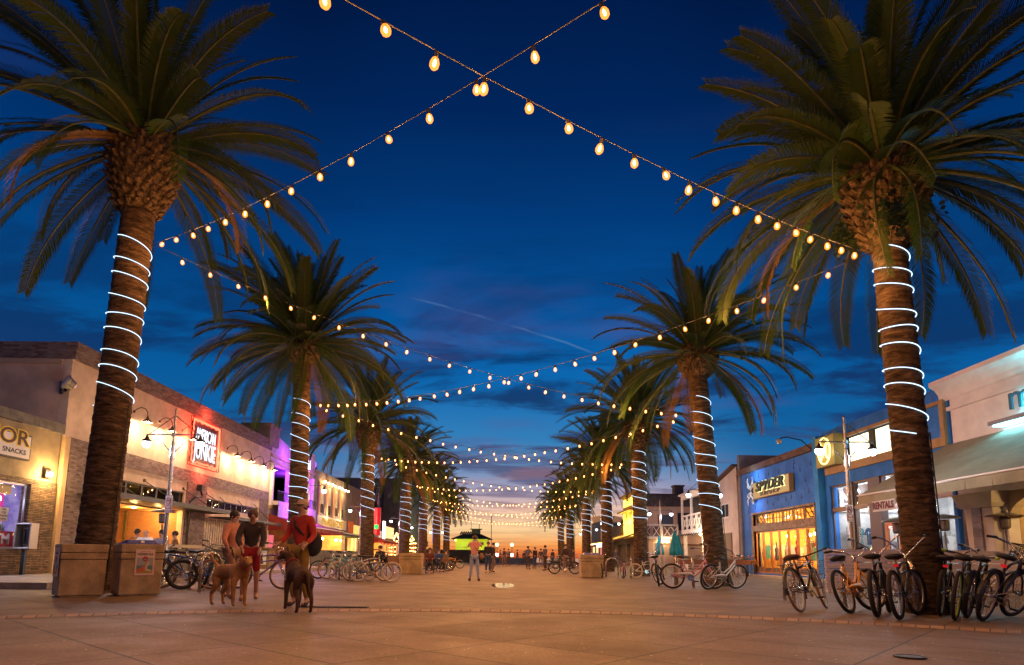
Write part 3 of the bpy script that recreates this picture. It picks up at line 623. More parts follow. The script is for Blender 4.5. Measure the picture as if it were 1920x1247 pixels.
# neon sign
su0,su1,sz0,sz1=U(30.85),U(33.8),5.27,7.50
sg=MB().box(su0+.12,su1-.12,-.20,-.06,sz0+.1,sz1-.1).build('neon_sign',P('sign_charcoal',(.04,.03,.032),.5,var=(5,.4)),t)
text('AMERICAN',.88,E_('white_letter_glow',(.95,.93,1),1.6),sg,((su0+su1)/2,-.21,6.78),sx=.50,bold=.004,name='lettering'); text('JUNKIE',1.25,MATS['white_letter_glow'],sg,((su0+su1)/2,-.21,5.96),sx=.60,bold=.006,name='lettering')
text('KITCHEN',.16,P('dim_letter',(.25,.2,.15),.6),sg,((su0+su1)/2+.2,-.21,5.50),ext=.003,name='lettering')
NEON=E_('neon_red',(1,.045,.02),14)
def wavy(u0,u1,z0,z1,y,a=.05,n=26):
    pts=[]
    for (p,q) in (((u0,z0),(u1,z0)),((u1,z0),(u1,z1)),((u1,z1),(u0,z1)),((u0,z1),(u0,z0))):
        for i in range(n):
            k=i/n; s_=a*math.sin(i*1.3)*(.6+.4*math.sin(i*.41)); hor=abs(p[1]-q[1])<1e-6
            pts.append((p[0]+(q[0]-p[0])*k+(0 if hor else s_),y,p[1]+(q[1]-p[1])*k+(s_ if hor else 0)))
    return pts
MB().tube(wavy(su0+.05,su1-.05,sz0+.08,sz1-.08,-.23),.028,6,closed=True).tube(wavy(su0-.02,su1+.02,sz0-.02,sz1+.02,-.12,.02),.018,6,closed=True).build('neon_border',NEON,sg)
fr_=MB()
for k_ in (0,1): fr_.tube([(su0-.1,-.16-.1*k_,sz0-.1),(su1+.1,-.16-.1*k_,sz0-.1),(su1+.1,-.16-.1*k_,sz1+.1),(su0-.1,-.16-.1*k_,sz1+.1)],.022,6,closed=True)
fr_.build('sign_rail',P('red_rail',(.12,.01,.01),.4,.3),sg)
lamp(sg,((su0-.15),-.45,6.4),(1,.08,.04),40,.2); lamp(sg,((su0+su1)/2,-.5,sz1+.25),(1,.08,.04),20,.2); lamp(sg,((su0+su1)/2,-.5,sz0-.3),(1,.08,.04),28,.2); lamp(sg,(su1+.15,-.45,6.4),(1,.08,.04),8,.2)
# floodlight on the side wall
p=onY(128,720,22.0); fl=thing('floodlight','big round glass floodlight on the side wall of the brick restaurant','floodlight',(p.x,22.2,p.z))
M_=Mx.Rotation(R(62),4,'X')@Mx.Rotation(R(-35),4,'Y')
MB().lathe([(.05,-.30),(.15,-.25),(.22,-.05),(.27,.02),(.28,.05)],(.10,-.42,0),18,M=M_,cap=False).build('housing',P('flood_housing',(.3,.3,.28),.4,.7),fl)
MB().lathe([(.27,.04),(.20,.09),(.002,.12)],(.10,-.42,0),18,M=M_,cap=False).build('lens',P('flood_lens',(.62,.60,.56),.15),fl)
MB().tube([(-.25,0,.05),(-.25,-.25,.05),(-.05,-.35,.03)],.035,6).box(-.34,-.16,-.05,.0,-.22,.16).box(-.30,-.20,-.2,-.12,-.35,.08).build('bracket',BLACK,fl)
# patio on the footway
pt=thing('patio_railing','grey patio fence wrapped round diners outside the brick restaurant','railing',(-10.4,18.6,.146))
DGREY=P('dark_rail',(.06,.06,.065),.45,.5)
b=MB().box(-1.4,.03,-.03,.03,.90,1.0).box(-.03,.03,.03,7.5,.90,1.0); b.build('top_rail',P('pale_rail',(.28,.26,.27),.4,.6),pt)
b=MB().box(-1.38,-.03,-.012,.012,.10,.86).box(-.012,.012,.05,7.4,.10,.86); b.build('infill_panel',DGREY,pt)
for q in [(-x*1.15-.03,0) for x in range(2)]+[(0,2+y*2) for y in range(3)]: MB().box(q[0]-.03,q[0]+.03,q[1]-.034,q[1]+.034,0,.9).build('post',DGREY,pt)
def heater(loc,label,h=2.15,s=1,mush=None):
    t=thing('patio_heater',label,'patio heater',loc,0,'patio heaters')
    MB().lathe([(.22,0),(.23,.05),(.22,.62),(.06,.66),(.035,.7),(.03,h-.45)],n=14).build('pole',STEEL,t,smooth=True)
    MB().lathe([(.10,h-.42),(.13,h-.36),(.14,h-.12),(.12,h-.08)],n=14).build('burner',P('burner_mesh',(.12,.10,.09),.5,.6),t)
    MB().lathe([(.40*s,h-.04),(.36*s,h),(.12,h+.07),(.01,h+.1)],n=20,cap=False).build('reflector',mush or P('reflector_alu',(.45,.44,.42),.35,.9),t,smooth=True); return t
p=onY(303,1000,22.0); heater((p.x,22.0,.146),'steel patio heater among the diners of the brick restaurant')
# ---- purple lit building ----
Y0=42.0; w=10.0; t=bld('purple_lit_building','two storey building washed in purple light with balconies and a scalloped parapet','L',Y0,0)
PST=P('pale_stucco',(.45,.40,.36),.9,bump=(30,.2),var=(1,.2))
ops=[(.5,4.1,4.45,6.9),(5.3,9.3,4.45,6.9)]
MB().holewall(0,w,3.3,7.4,ops,.35).holewall(0,w,.15,3.3,[(.5,9.5,.15,3.0)],.35).build('wall',PST,t)
b=MB(); n=20
for i in range(n):
    u0,u1=w*i/n,w*(i+1)/n; f=lambda u: 8.35+.55*abs(math.cos(u/w*PI*1.0))**1.2+.1*(u>w*.5)
    b.add([(u0,0,7.4),(u1,0,7.4),(u1,0,f(u1)),(u0,0,f(u0)),(u0,.3,7.4),(u1,.3,7.4),(u1,.3,f(u1)),(u0,.3,f(u0))],[(0,1,2,3),(4,7,6,5),(3,2,6,7)])
b.build('parapet',PST,t)
MB().box(0,w,-.12,-.002,7.36,7.52).box(0,w,-.10,-.002,3.9,4.1).box(0,w,-.06,-.002,6.95,7.1).build('moulding',P('band_ochre',(.42,.34,.2),.8),t)
MB().box(-.9,.9,-.2,1.6,8.0,9.25).box(-1.0,1.0,-.3,1.7,9.25,9.4).build('chimney',P('stack_stucco',(.25,.2,.14),.9,var=(2,.2)),t)
roombox(t,.3,w-.3,3.8,7.2,4,P('purple_room',(.22,.18,.28),.8,var=(.8,.5)),y0=.35,name='interior')
shell(t,w,10,7.4,PST)
for (a,b_,c,d) in ops:
    MB().box(a,b_,-.5,0,4.15,4.42).build('balcony_slab',PST,t)
    r=MB().tube([(a,-.45,5.1),(b_,-.45,5.1)],.03,6); k=int((b_-a)/.16)
    for i in range(k+1): x=a+(b_-a)*i/k; r.tube([(x,-.45,4.42),(x+.05*math.sin(i*2.5),-.47,4.75),(x,-.45,5.1)],.013,4)
    r.build('balustrade',BLACK,t)
    MB().box(a-.3,a,-.16,.0,4.1,6.95).build('column',WHITEP,t); MB().box(b_,b_+.3,-.16,0,4.1,6.95).build('column',WHITEP,t)
    MB().box(a+.1,b_-.1,-.52,-.505,3.2,4.35).build('carved_panel',P('carved_relief',(.5,.45,.5),.8,bump=(9,1.2,.1)),t)
    lamp(t,((a+b_)/2,-.9,4.5),(.30,.02,1),55,.2); lamp(t,((a+b_)/2,1.2,6.3),(.34,.03,1),150,.2)
lamp(t,(2.5,-1.0,7.7),(.36,.05,1),45,.2); lamp(t,(7.5,-1.0,7.7),(.36,.05,1),45,.2); lamp(t,(2.3,-1.2,3.2),(.36,.03,1),22,.2); lamp(t,(7.3,-1.2,3.2),(.36,.03,1),22,.2)
MB().box(7.0,8.6,-.05,-.02,7.6,8.3).build('lit_window',E_('violet_white',(.95,.8,1),5),t)
o=MB().box(1.6,2.0,1.0,1.4,5.6,5.95).build('green_lantern',E_('green_glow',(.1,1,.15),4),t)
awning(t,.3,w-.1,3.5,2.75,2.6,P('red_awning',(.22,.02,.015),.8,var=(2,.25)),.3)
roombox(t,.4,w-.4,.16,3.0,3,BACK,name='bar_room',y0=.35)
MB().box(3,6,1.6,1.64,1.3,2.3).build('lit_panel',E_('rose_panel',(1,.18,.22),.9),t); lamp(t,(2.5,-.8,2.3),(1,.42,.16),45,.1); lamp(t,(6.5,-.8,2.3),(1,.42,.16),70,.1)
MB().ball((7.0,-.9,2.1),.10).build('pendant_lamp',E_('warm_bulb3',(1,.5,.16),60),t)
# ---- stucco pub with tall louvred bays ----
Y0=52.2; w=17.3; t=bld('stucco_pub','grey stucco pub with four louvred bays, warm lamps and gold lettering','L',Y0,0)
bays=[(1.6+i*2.35,1.6+i*2.35+1.65,4.35,6.9) for i in range(4)]
GST=P('mid_stucco',(.17,.155,.145),.9,bump=(30,.2),var=(1,.25))
MB().holewall(0,w,.15,7.9,bays+[(1,11,.15,2.9),(12,16.6,.15,3.0)],.35).build('wall',GST,t); shell(t,w,9,7.5,GST)
for a,b_,c,d in bays:
    s_=MB()
    for i in range(24): z=c+.9+(d-c-.95)*i/24; s_.box(a+.08,b_-.08,.10,.16,z,z+.045)
    o=window(t,a,b_,c,d,2,1,P('brown_frame',(.15,.09,.05),.6),y=.1,fw=.08,gm=P('smoked_pane',(.03,.03,.03),.1)); s_.build('louvre_panel',P('louvre_paint',(.5,.46,.40),.6),o)
    MB().box(a-.45,a,-.10,0,4.2,7.0).build('pilaster',P('orange_pilaster',(.55,.30,.14),.8),t)
    for u in (a+.3,b_-.3):
        o=MB().tube([(u,-.02,7.25),(u,-.3,7.3),(u,-.32,7.1)],.02,5).build('wall_lamp',BLACK,t); MB().ball((u,-.32,7.05),.07).build('bulb',MATS['warm_bulb'],o)
    lamp(t,((a+b_)/2,-.38,6.95),(1,.52,.2),20,.06)
MB().box(1.0,10.9,-.08,-.01,3.3,4.2).build('sign_board',P('sign_cream',(.55,.48,.38),.7),t); text('PALACE & COAST',.80,E_('gold_letters',(1,.50,.08),.8),t,(6,-.12,3.72),name='lettering',sx=1.15,bold=.02)
lamp(t,(3.5,-.8,4.4),(1,.7,.4),30,.05); lamp(t,(8,-.8,4.4),(1,.7,.4),30,.05)
awning(t,.8,11,3.15,2.75,2.0,P('dark_green_awning',(.04,.05,.03),.8),.2)
roombox(t,.8,16.8,.16,3.0,3.5,WARMIN,y0=.35)
for u,s_ in ((2.5,110),(6,110),(9.5,110),(14,200)): lamp(t,(u,1.6,2.4),(1,.60,.22),s_,.15)
for u in (4,8,13,15): MB().ball((u,1.4,2.4),.12).build('pendant_lamp',MATS['warm_bulb3'],t)
MB().box(12.0,14.0,-.06,-.01,3.1,4.3).build('orange_fascia',P('orange_paint',(.65,.18,.04),.7),t); MB().box(14.2,16.8,-.06,-.03,3.1,4.0).build('lit_fascia',E_('amber_fascia',(1,.6,.15),1.3),t)
for u in (11.5,13,14.5,16): MB().box(u-.05,u+.05,.05,.15,.15,3.0).build('post',WHITEP,t)
o=MB().lathe([(.2,0),(.42,.25),(.45,.3)],(.9,.6,8.3),14,M=Mx.Rotation(R(70),4,'X'),cap=False).tube([(.9,.6,7.7),(.9,.7,8.3)],.05,6).build('searchlight_housing',P('flood_housing2',(.2,.2,.2),.5,.5),t); MB().ball((.9,.36,8.35),.30,sz=(1,.5,1)).build('searchlight_lens',E_('violet_lens',(.4,.12,1),1.6),o)
# ---- low shops beyond ----
Y0=69.6; w=25; t=bld('low_shop_row','low row of shops with a tall red neon blade sign and bulb strings','L',Y0,0)
MB().holewall(0,w,.15,4.0,[(1,6,.15,2.9),(7,13,.15,2.9),(14,24,.15,2.9)],.35).build('wall',P('low_wall',(.30,.25,.2),.9,var=(1,.3)),t); shell(t,w,10,3.9,GST)
roombox(t,.8,24.2,.16,3.0,3.5,WARMIN,y0=.35)
for u in (3,6,9,12,16,20): lamp(t,(u,1.6,2.4),(1,.55,.2),150,.15)
MB().box(4.5,4.75,-1.3,-.05,3.2,6.4).build('blade_sign',P('blade_grey',(.3,.3,.3),.6),t); MB().tube([(4.47,-.70,3.4),(4.47,-.70,6.3)],.13,8).build('neon_tube',E_('neon_red2',(1,.03,.03),4),t); MB().box(4.4,4.47,-1.28,-.95,3.2,6.4).box(4.4,4.47,-.48,-.10,3.2,6.4).build('blade_face',E_('red_face',(1,.02,.03),.8),t); lamp(t,(3.7,-1.2,4.8),(1,.08,.06),60,.2)
MB().box(3.6,3.7,-1.25,-.8,3.9,4.4).build('green_sign',E_('green_glow2',(.05,.8,.15),1.6),t)
MB().box(10.8,12.2,-.5,-.4,3.0,5.2).build('white_panel',E_('white_panel_glow',(1,.8,.7),5),t); MB().box(13,20,-.25,-.15,3.2,4.7).build('lit_fascia',E_('warm_fascia',(1,.6,.25),1.6),t)
awning(t,2,12,3.1,2.6,2.2,P('red_awning2',(.3,.03,.02),.8),.3); awning(t,13,24.5,3.1,2.6,2.2,P('brown_awning',(.15,.10,.06),.8),.3)
b=MB()
for i in range(60): b.ball((8+i*.28,-2.3+.2*math.sin(i*1.7),2.95+.35*math.sin(i*.9)+.4*(i%2)),.07,6)
b.build('bulb_string',E_('warm_bulb4',(1,.45,.12),20),t)
for u in (2.2,4.5,7,9.5,12,15,18,21,24): MB().lathe([(.09,.15),(.09,2.6)],(u,-2.1,0),8).build('post',P('post_pale',(.5,.4,.35),.7),t)
# ---- dark tall block ----
t=thing('dark_tall_block','tall dark windowless building with a vertical lettered blade sign','building',(-26.4,95,0))
MB().box(0,10.75,0,24,.15,12.2).build('wall',P('dark_stucco',(.15,.13,.12),.9,bump=(5,.2),var=(.4,.3)),t)
MB().box(10.75,10.9,1,24,0.15,12.2).build('street_wall',P('pale_edge',(.3,.28,.28),.9,var=(1,.2)),t); 
for z0,z1 in ((7.2,10.2),(3.5,6.2)): MB().box(10.9,10.93,1.6,3.4,z0,z1).build('window',P('dark_pane',(.02,.02,.025),.15),t)
MB().box(-.1,10.9,-.1,24,12.2,12.35).build('roof',MATS['roof_felt'],t)
bs=MB().box(7.4,8.55,-.5,-.05,7.3,11.1).build('blade_sign',P('blade_black',(.015,.015,.017),.5),t)
MB().box(7.55,8.4,-.52,-.505,10.85,11.0).build('blade_cap',P('pale_edge2',(.5,.5,.5),.7),bs)
for i,c_ in enumerate('LIGHTHOUSE'): text(c_,.40,P('letter_pale',(.7,.68,.66),.6),bs,(7.97,-.53,10.60-i*.35),name='lettering',sx=1.3,bold=.008)
# ---- far left shops ----
t=bld('far_shop_row','distant row of low shops with warm fairy lights beyond the dark block','L',119,0); 
MB().holewall(0,14,.0,4.0,[(1,6,.15,2.8),(7,13,.15,2.8)],.3).build('wall',MATS['low_wall'],t); shell(t,14,8,3.9,GST); roombox(t,.8,13.2,.16,2.9,3,WARMIN,y0=.3)
for u in (3,9,12): lamp(t,(u,1.4,2.3),(1,.55,.2),260,.2)
MB().box(8.2,8.9,-1.6,-1.5,3.5,8.0).build('banner_sign',E_('rainbow_face',(.5,.25,.9),.8),t); MB().box(5,7,-.5,-.45,3.1,4.2).build('lit_fascia',MATS['warm_fascia'],t)
kiosk=thing('snack_kiosk','small kiosk strung with red and amber lights by the far left palms','kiosk',(-13.2,86,.0))
MB().box(-1.6,1.6,-1.2,1.2,2.3,2.6).box(-1.5,-1.3,-1.1,1.1,.146,2.3).box(1.3,1.5,-1.1,1.1,.146,2.3).box(-1.3,1.3,.9,1.1,.146,2.3).box(-1.3,1.3,-1.1,-.9,.146,1.1).build('booth',P('kiosk_wood',(.35,.18,.1),.8),kiosk)
b=MB()
for i in range(60): b.ball((-1.7+3.4*((i%15)/14),-1.25,1.0+.5*(i//15)+.06*math.sin(i)),.07,6)
b.build('fairy_lights',MATS['warm_bulb4'],kiosk)
# ================= RIGHT SIDE =================
BLUE=P('blue_stucco',(.040,.19,.62),.85,bump=(8,.25,.03),var=(1.1,.15)); BLUE2=P('deep_blue_stucco',(.022,.18,.60),.8,bump=(8,.2,.03),var=(1.1,.15))
BRT=P('brown_timber',(.22,.12,.05),.6,var=(6,.3))
Y1=39.6; w=18.75; U=lambda y:Y1-y   # down to Y=20.85
t=bld('blue_surf_shop','blue surf shop with an illuminated name board, orange lit doors and bright upper windows','R',0,Y1)
du=9.95 # division between the low part and the taller part
dl_=[(U(37.95),U(30.45),.12,2.50),(U(37.95),U(30.45),2.84,3.50)]
MB().holewall(0,du-.05,.05,6.05,dl_,.35).build('front_wall',BLUE,t)
MB().box(-.2,du-.05,-.22,.35,6.05,6.38).build('cornice',P('brown_cornice',(.16,.09,.055),.8,var=(3,.3)),t)
MB().box(du-.05,du+.35,-.30,.35,.05,6.6).build('corner_pier',P('bright_blue',(.03,.25,.60),.8,var=(1,.15)),t)
ux0,ux1=U(28.95),w-.12
MB().holewall(du+.35,w,.05,6.75,[(ux0,ux1-1.0,5.02,6.15),(U(28.9),w-.15,.15,4.20)],.35).build('front_wall',BLUE2,t)
MB().box(-.25,.06,-.12,9,.05,7.35).build('party_wall',P('dusky_stucco',(.22,.19,.19),.9,var=(1,.2)),t)
b=MB().box(0.06,.4,.36,9,.05,6.4).box(w-.3,w,.36,9,.05,6.7).box(0.4,w-.3,8.7,9,.05,6.4); b.build('side_wall',BLUE2,t); MB().box(.4,w-.3,.36,8.7,5.7,5.8).build('roof',MATS['roof_felt'],t)
# transom and doors
b=MB().box(dl_[0][0]-.22,dl_[0][0],-.05,.3,.08,3.55).box(dl_[0][1],dl_[0][1]+.12,-.03,.3,.08,3.55).box(dl_[0][0],dl_[0][1],-.04,.2,2.5,2.84).box(dl_[0][0]-.22,dl_[0][1]+.12,-.06,.25,3.50,3.60); b.build('door_surround',BRT,t)
n=6; ww=(dl_[1][1]-dl_[1][0])/n
for i in range(n):
    a=dl_[1][0]+ww*i
    if i in (0,5):
        o=window(t,a+.05,a+ww-.05,2.86,3.48,1,1,BRT,y=.1,fw=.07,pane=False); q=MB(); 
        M_=Mx.Translation((a+ww/2,.08,3.44))@Mx.Rotation(R(28),4,'X'); 
        for bx in ((-ww/2+.14,-ww/2+.18,-.02,.02,-.52,0),(ww/2-.18,ww/2-.14,-.02,.02,-.52,0),(-ww/2+.14,ww/2-.14,-.02,.02,-.52,-.48),(-ww/2+.14,ww/2-.14,-.02,.02,-.04,0),(-.015,.015,-.02,.02,-.5,0),(-ww/2+.14,ww/2-.14,-.015,.015,-.27,-.24)): q.box(*bx,M=M_)
        q.build('tilted_sash',P('sash_dark',(.05,.03,.02),.5),o)
    else: window(t,a+.05,a+ww-.05,2.86,3.48,3,2,BRT,y=.1,fw=.06,mw=.03)
ns=7; ww=(dl_[0][1]-dl_[0][0])/ns; ODOOR=P('orange_door',(.50,.17,.03),.45,var=(4,.2))
for i in range(ns):
    a=dl_[0][0]+ww*i; o=window(t,a+.03,a+ww-.03,.14,2.48,1,1,ODOOR,y=.10,fw=.075,name='glass_door' if i in (2,3) else 'window')
    MB().box(a+.10,a+ww-.10,.12,.15,.22,.45).build('kick_panel',BRT,o)
YIN=P('yellow_room',(.75,.45,.13),.75,var=(.9,.25))
roombox(t,dl_[0][0]-.5,dl_[0][1]+.5,.06,4.3,5.5,YIN,y0=.36)
for u,y in ((2.5,1.6),(4.4,2.0),(6.2,1.4),(8.2,1.9),(3.4,3.8),(7,3.8)):
    MB().ball((u,y,2.25 if y<3 else 2.6),.08).build('pendant_lamp',E_('shop_bulb',(1,.66,.26),35),t); lamp(t,(u,y,2.3 if y<3 else 2.6),(1,.56,.17),95,.1)
def mannequin(p,u,y,mat):
    MB().lathe([(.12,0),(.12,.02),(.015,.03),(.015,.75),(.15,.82),(.17,1.0),(.13,1.15),(.2,1.4),(.12,1.5),(.05,1.54),(.05,1.6),(.09,1.68),(.08,1.8),(.02,1.86)],(u,y,.08),10,M=Mx.Diagonal((1,.6,1,1))).build('mannequin',mat,p,smooth=True)
def clothesrail(p,u0,u1,y,z,mats,h=.75):
    b=MB().tube([(u0,y,z),(u1,y,z)],.015,6).tube([(u0,y,.1),(u0,y,z)],.015,6).tube([(u1,y,.1),(u1,y,z)],.015,6); o=b.build('clothes_rail',STEEL,p); n=int((u1-u0)/.11); rr=random.Random(u0)
    bs=[MB() for _ in mats]
    for i in range(n):
        x=u0+.06+(u1-u0-.1)*i/n; hh=h*rr.uniform(.8,1.15); q=bs[rr.randrange(len(mats))]
        q.add([(x,y-.20,z-.10),(x,y+.20,z-.10),(x+.03,y+.22,z-hh),(x-.02,y-.22,z-hh),(x+.045,y-.05,z-.02),(x+.05,y-.2,z-.12),(x+.05,y+.2,z-.12),(x+.08,y+.22,z-hh),(x+.04,y-.22,z-hh)],[(0,1,2,3),(5,8,7,6),(0,5,4),(1,4,6),(0,3,8,5),(1,6,7,2)])
    for q,m in zip(bs,mats): 
        if q.v: q.build('hanging_garments',m,o)
def shirtrow(p,u,y0,y1,z,mats,h=.7,w=.40):
    o=MB().tube([(u,y0,z),(u,y1,z)],.014,6).tube([(u,y0,.1),(u,y0,z)],.014,6).tube([(u,y1,.1),(u,y1,z)],.014,6).build('clothes_rail',STEEL,p); n=int((y1-y0)/(w*.95)); bs=[MB() for _ in mats]; rr=random.Random(u*7)
    for i in range(n):
        y=y0+w*.5+i*w*.95; du_=rr.uniform(-.12,.12); k=rr.randrange(len(mats)); hh=h*rr.uniform(.85,1.1); pr=[(-.07,-.02),(-.19,-.08),(-.25,-.32),(-.17,-.34),(-.14,-.20),(-.15,-hh),(.15,-hh),(.14,-.20),(.17,-.34),(.25,-.32),(.19,-.08),(.07,-.02),(0,-.07)]
        bs[k].add([(u+du_,y+a*w/.42,z+b) for a,b in pr]+[(u+du_+.05,y+a*w/.42,z+b) for a,b in pr],[tuple(range(13)),tuple(range(13,26))[::-1]]+[(j,13+j,13+(j+1)%13,(j+1)%13) for j in range(13)])
    for q,m in zip(bs,mats):
        if q.v: q.build('hanging_shirts',m,o)
CL=[P('cloth_navy',(.03,.05,.10),.9),P('cloth_white',(.7,.68,.64),.9),P('cloth_red',(.5,.08,.04),.9),P('cloth_teal',(.05,.22,.26),.9),P('cloth_cream',(.6,.5,.36),.9),P('cloth_grey',(.2,.2,.22),.9),P('cloth_lilac',(.5,.5,.65),.9)]
mannequin(t,2.6,.9,CL[5]); mannequin(t,3.3,1.2,CL[1]); clothesrail(t,5.0,7.0,2.2,1.6,CL[:4]); clothesrail(t,7.2,8.9,1.7,1.5,CL[1:6]); clothesrail(t,2,4.4,4.3,1.7,CL); shirtrow(t,1.9,.5,2.4,1.75,CL[:5],.75); shirtrow(t,4.6,.7,2.6,1.6,CL[1:],.7); shirtrow(t,6.9,.6,2.5,1.9,[CL[2],CL[4],CL[5]],.8); mannequin(t,5.6,.7,CL[2])
# name board
s0,s1=U(37.0),U(32.3)
sg=MB().box(s0,s1,-.30,-.06,4.33,5.27).build('name_board',P('board_edge',(.35,.2,.07),.6),t)
MB().box(s0+.05,s1-.05,-.31,-.302,4.38,5.22).build('board_face',E_('board_glow',(1,.60,.24),.62),sg)
for m_,bo,y_ in ((E_('letter_halo',(1,.9,.4),1.6),.05,-.325),(P('letter_green',(.012,.03,.012),.4),.012,-.40)): text('SPYDER',.74,m_,sg,((s0+s1)/2+.05,y_,4.93),ext=.006 if bo>.03 else .05,bold=bo,shear=.25,sx=1.42)
text('SURFSHOP',.28,P('letter_brown',(.07,.03,.01),.5),sg,((s0+s1)/2,-.33,4.53),ext=.01,sx=1.95,bold=.012)
cu=s0-.35; b=MB().ball((cu,-.32,5.02),.09,8,sz=(1,.3,1.6)).ball((cu+.02,-.32,4.66),.13,8,sz=(1,.3,1.5))
for sgn in (-1,1):
    for k_,(z0_,z1_,z2_) in enumerate(((5.05,5.45,5.62),(4.95,5.12,5.3),(4.75,4.62,4.42),(4.6,4.30,4.05))): b.tube([(cu+sgn*.08,-.34,z0_),(cu+sgn*.44,-.34,z1_),(cu+sgn*.36,-.34,z2_)],[.035,.035,.02],6)
b.build('emblem',P('emblem_cream',(.6,.55,.45),.6),sg); b2=MB().ball((cu,-.22,4.82),.42,12,sz=(.95,.12,1.75)); b2.build('emblem_backing',P('emblem_dark',(.02,.025,.02),.5),sg)
lamp(sg,(cu+.25,-.6,5.65),(.35,.65,1),9,.05); lamp(sg,(cu+.2,-.6,4.0),(.45,.6,1),7,.05)
rr=random.Random(4)   # painted drops on the stucco
drop=MB()
for (px,py) in ((1404,960),(1413,945),(1422,893),(1441,888),(1460,884),(1474,887),(1488,875),(1500,880),(1510,899),(1517,920),(1402,934),(1399,897),(1416,950),(1439,941),(1450,944),(1459,935),(1474,935),(1484,931),(1503,931),(1489,866),(1520,868),(1530,890),(1407,905)):
    q=onX(px,py,XR_); u,z=U(q.y),q.z; s_=.10
    if u<0.1: continue
    drop.add([(u-s_*.7,-.004,z-.12),(u+s_*.7,-.004,z-.12),(u+s_*.35,-.004,z+.05),(u,-.004,z+.22),(u-s_*.35,-.004,z+.05)],[(0,1,2,3,4)])
drop.build('painted_drops',P('drop_paint',(.01,.04,.12),.8),t)
# upper neon roundel and windows
OCH=P('ochre_frame',(.38,.22,.08),.65,var=(3,.15))
b=MB().box(ux0-.05,w-.10,-.12,-.004,4.70,5.02).box(ux0-.05,w-.10,-.10,-.004,6.15,6.28).box(w-.30,w-.10,-.12,-.004,5.02,6.15).box(ux0-.05,ux0+.05,-.1,-.004,5.02,6.15); b.build('window_band',OCH,t)
rb=MB().box(ux0+.08,U(27.25),-.55,-.05,5.0,6.35).build('roundel_box',P('roundel_box_paint',(.28,.22,.06),.5),t); cu,cz=(ux0+.08+U(27.25))/2,5.68
GLY=E_('neon_yellow',(1,.80,.25),3.5)
MB().tube([(cu+.52*math.cos(a*PI/16),-.58,cz+.58*math.sin(a*PI/16)) for a in range(32)],.035,6,closed=True).build('neon_ring',GLY,rb)
b=MB()
for sgn in (-1,1): b.tube([(cu+sgn*.30,-.58,cz+.36),(cu+sgn*.14,-.58,cz+.16),(cu+sgn*.13,-.58,cz-.16),(cu+sgn*.30,-.58,cz-.36)],[.04,.06,.06,.04],6)
b.tube([(cu-.14,-.58,cz),(cu+.14,-.58,cz)],.05,6); b.build('neon_emblem',GLY,rb)
lamp(rb,(cu,-1.0,cz),(1,.75,.25),6,.1)
UW=E_('upper_window_glow',(1,.86,.55),2.6)
for a,b_ in ((U(27.2),U(25.6)),(U(25.25),U(23.3)),(U(23.1),U(22.2))): window(t,a,b_,5.03,6.14,1,1,P('dark_green_frame',(.03,.04,.02),.5),y=.06,fw=.05,gm=UW)
MB().box(U(25.6),U(25.25),.04,.3,5.03,6.14).build('shutter',P('shutter_green',(.03,.035,.02),.5),t); MB().box(U(22.2),w-.30,.04,.3,5.03,6.14).build('shutter',P('shutter_green',(.03,.035,.02),.5),t)
# lower shop windows
BF=P('brown_steel',(.10,.065,.05),.4,.3); zt=4.2
for a,b_ in ((U(28.9),U(27.3)),(U(27.1),U(25.9)),(U(25.1),U(23.0)),(U(22.9),w-.2)):
    window(t,a,b_,3.15,zt,1,1,BF,y=.08,fw=.07); 
    if a!=U(25.1): window(t,a,b_,.4,3.08,1,1,BF,y=.08,fw=.07)
MB().box(U(28.9),w-.15,.05,.35,3.06,3.17).box(U(28.9),U(25.9),.05,.35,.16,.42).box(U(27.3),U(27.1),.02,.30,.16,4.2).build('mullion',BF,t); MB().box(U(25.9),U(25.1),.02,.30,.16,4.2).build('brown_pier',P('brown_pier_paint',(.09,.05,.05),.5),t)
window(t,U(25.0),U(24.0),.16,2.35,1,1,P('orange_frame',(.60,.20,.04),.45),y=.06,fw=.14,name='shop_door')
WIN_=P('white_room',(.42,.42,.42),.7,var=(1.4,.25)); roombox(t,U(28.95),w-.35,.06,4.15,5.0,WIN_,y0=.37)
for u in (11.3,13.0,14.8,16.6): 
    for y in (1.2,3.5): MB().box(u-.5,u+.5,y-.08,y+.08,4.02,4.06).build('ceiling_light',E_('cool_white_tube',(.9,.95,1),4),t); lamp(t,(u,y,3.6),(.92,.95,1),17,.2)
shirtrow(t,11.0,.5,2.6,2.35,[CL[3],CL[1],CL[6],CL[4],CL[0]],.85); shirtrow(t,12.9,.9,2.6,1.7,CL,.7); shirtrow(t,14.6,.9,2.8,1.9,CL,.7)
MB().box(10.70,10.74,.4,4.8,3.05,4.0).build('wall_poster',P('grey_poster2',(.35,.36,.40),.6,var=(1.2,.5,(.75,.75,.78))),t)
o=MB()
for z in (.5,.8,1.1,1.35): o.box(10.72,11.1,.5,3.4,z,z+.03)
o.build('display_shelf',P('shelf_wood',(.6,.42,.22),.6),t); o=MB(); rr=random.Random(9)
for i in range(60): u=.55+rr.random()*2.6; z=rr.choice((.53,.83,1.13,1.38)); o.box(10.8,11.05,u,u+.16,z,z+rr.uniform(.06,.18),mi=rr.randrange(4))
o.build('folded_clothes',[CL[1],CL[3],CL[0],CL[4]],t)
text('BILLABONG',.34,P('white_vinyl2',(.85,.85,.85),.5),t,(U(24.9),.05,2.92),name='lettering',sx=1.3,bold=.012)
MB().box(U(28.7),U(26.0),.5,.53,3.3,4.1).build('window_display',P('grey_poster',(.42,.40,.42),.6,var=(2,.4,(.7,.7,.7))),t)
